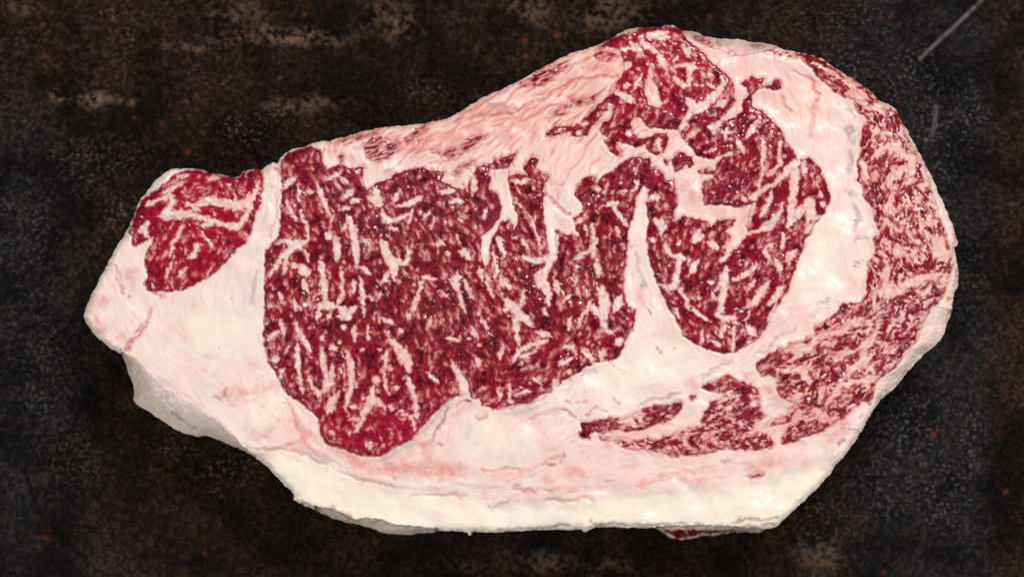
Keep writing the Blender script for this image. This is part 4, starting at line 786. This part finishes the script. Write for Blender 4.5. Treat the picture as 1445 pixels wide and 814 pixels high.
cool_reflect = np.clip(sstep(230, 20, bx + 40*perlin(bx/90, by/90, 91)) * sstep(60, 220, by + 50*perlin(bx/70, by/70, 92)) + sstep(1120, 1260, bx + 50*perlin(bx/90, by/90, 93))*sstep(1410, 1385, bx), 0, 1)  # glancing reflection at both sides, painted as cool grey slab colour
rust = np.zeros(bx.shape, np.float32)
fixed = [(265,215,5),(228,175,4),(277,134,4),(263,143,3),(63,80,4),(60,35,3),(23,97,3),(189,166,3),(395,110,3),(430,20,3),(740,58,5),(742,80,4),(786,50,5),(740,80,3),(1256,25,3),(1318,613,5),(1420,694,4),(64,759,4),(289,781,3),(1247,807,3),(530,766,4),(1002,24,4),(1057,44,3),(612,680,3)]
rr = np.random.default_rng(3)
for x, y, r in fixed + [(rr.uniform(-300, 1750), rr.uniform(-300, 1100), rr.uniform(1.2, 2.6)) for _ in range(60)]:
    i0 = int((x-BX0)/BS); j0 = int((y-BY0)/BS)
    w = (slice(max(0, j0-4), j0+5), slice(max(0, i0-4), i0+5))
    if rust[w].size: rust[w] = np.maximum(rust[w], np.clip(1.4 - np.hypot(bx[w]-x, by[w]-y)/r, 0, 1)*rr.uniform(0.4, 1))
grit = fbm(bx/7, by/7, 2, 101)
bz = -3 + 0.9*fbm(bx/30, by/30, 3, 102) + 1.1*(0.35+scuff)*np.clip(grit, 0, 2) + 2.2*perlin(bx/220, by/220, 103)
crack = line_sd(pts("X 36,670,1 43,696,2 52,718,2.4 63,739,2.2 83,756,2 106,779,1.4 122,790,.6"), bx + 1.5*perlin(bx/9, by/9, 104), by)
bz += 5*np.exp(-np.clip(crack+6, 0, 99)**2/30)*(bx < 72) - 5*np.clip(0.9-crack/3, 0, 1)
scr = line_sd(pts("X 1298,84,.6 1310,72,1.4 1340,44,1.3 1368,18,1.2 1392,-6,1.1"), bx, by)
scratch = np.clip(0.9-scr/1.6, 0, 1)*np.clip(0.75+0.8*perlin(bx/7, by/7, 105), 0.1, 1)
scr2 = line_sd(pts("X 1322,150,1 1320,172,1.6 1316,190,1.4 ; ".replace(';', '')), bx, by); scratch = np.maximum(scratch, 0.5*np.clip(0.9-scr2/2.5, 0, 1))
bz -= np.maximum(bz.max()*0, bz - 0.0)*(bz > 0)       # nothing stands above the plane the steak lies on
bco = np.stack([(bx-CX)*S*(DCAM+T)/DCAM, -(by-CY)*S*(DCAM+T)/DCAM, bz*S], -1).reshape(-1, 3)
bi = np.arange(bxn*byn).reshape(byn, bxn)
bq = np.stack([bi[:-1, :-1], bi[1:, :-1], bi[1:, 1:], bi[:-1, 1:]], -1).reshape(-1, 4)
b1 = np.stack([tan, scuff, cool_reflect, rust], -1).reshape(-1, 4); b2 = np.stack([scratch, np.clip(0.9-crack/3, 0, 1), 0*tan, 0*tan+1], -1).reshape(-1, 4)

SLAB, nt = mat('dark_worn_slab'); k = NT(nt)
tnn, sc, co_, rs = k.attr('wear_reflect'); sr, ck, _, _b = k.attr('marks')
tc = k.n('ShaderNodeTexCoord').outputs['Object']
mp = k.n('ShaderNodeMapping'); k.link(tc, mp.inputs[0]); mp.inputs['Scale'].default_value = (1, 1, 0.3); tc = mp.outputs[0]
g1 = k.noise(tc, 430, 3, 0.6); g2 = k.noise(tc, 1100, 2, 0.6); g3 = k.noise(tc, 60, 4, 0.6); g4 = k.noise(tc, 18, 3)
vo = k.n('ShaderNodeTexVoronoi'); vo.inputs['Scale'].default_value = 560; k.link(tc, vo.inputs['Vector'])
rnd = k.n('ShaderNodeSeparateColor'); k.link(vo.outputs['Color'], rnd.inputs[0])
grain = k.math('MULTIPLY', k.ramp(vo.outputs['Distance'], 0.45, 0.12), k.ramp(rnd.outputs[0], 0.45, 1.0))
big = k.ramp(k.math('ADD', k.math('MULTIPLY', g3, 0.6), k.math('MULTIPLY', g4, 0.4)), 0.38, 0.64)
b0 = k.mix(big, lin(6, 3, 2), lin(36, 22, 15))
b0 = k.mix(k.math('MULTIPLY', co_, 0.9), b0, k.mix(big, lin(4, 4, 5), lin(26, 27, 29)))
b0 = k.mix(k.math('MULTIPLY', k.ramp(g1, 0.47, 0.68), k.math('ADD', k.math('MULTIPLY', big, 0.6), 0.25)), b0, lin(54, 39, 31))
b0 = k.mix(k.math('MULTIPLY', k.ramp(g1, 0.52, 0.36), 0.7), b0, lin(8, 6, 5))
g5 = k.noise(tc, 760, 2, 0.5)
sp = k.math('MULTIPLY', k.ramp(g5, 0.53, 0.68), k.math('ADD', k.math('MULTIPLY', sc, 0.48), k.math('MULTIPLY', big, 0.16)))
b0 = k.mix(k.math('MULTIPLY', sp, 1.0, True), b0, k.mix(co_, lin(124, 108, 96), lin(112, 111, 112)))
b0 = k.mix(k.math('MULTIPLY', k.math('MULTIPLY', tnn, k.ramp(k.math('ADD', k.math('MULTIPLY', g1, 0.6), k.math('MULTIPLY', g3, 0.4)), 0.42, 0.6)), 0.9), b0, lin(118, 94, 77))
b0 = k.mix(k.math('MULTIPLY', rs, 0.7), b0, lin(104, 56, 38))
b0 = k.mix(k.math('MULTIPLY', sr, 0.7), b0, lin(128, 124, 120))
b0 = k.mix(k.math('MULTIPLY', ck, 0.7), b0, lin(10, 9, 9))
bs = k.n('ShaderNodeBsdfPrincipled'); k.link(b0, bs.inputs['Base Color'])
k.link(k.math('ADD', k.math('MULTIPLY', g1, 0.3), 0.38), bs.inputs['Roughness'])
bs.inputs['Specular IOR Level'].default_value = 0.05
bp = k.n('ShaderNodeBump'); bp.inputs['Strength'].default_value = 0.8; bp.inputs['Distance'].default_value = 0.0009
k.link(k.math('ADD', k.math('ADD', g1, k.math('MULTIPLY', g5, 0.6)), k.math('MULTIPLY', g2, 0.5)), bp.inputs['Height']); k.link(bp.outputs[0], bs.inputs['Normal'])
o_ = k.n('ShaderNodeOutputMaterial'); k.link(bs.outputs[0], o_.inputs[0])
me = make_mesh('slab_surface', bco, bq, [SLAB], {'wear_reflect': b1, 'marks': b2})
slab = bpy.data.objects.new('slab_surface', me); COL.objects.link(slab)
slab['kind'] = 'structure'; slab['label'] = 'dark brown black worn slab with pale scuffs under the steak'
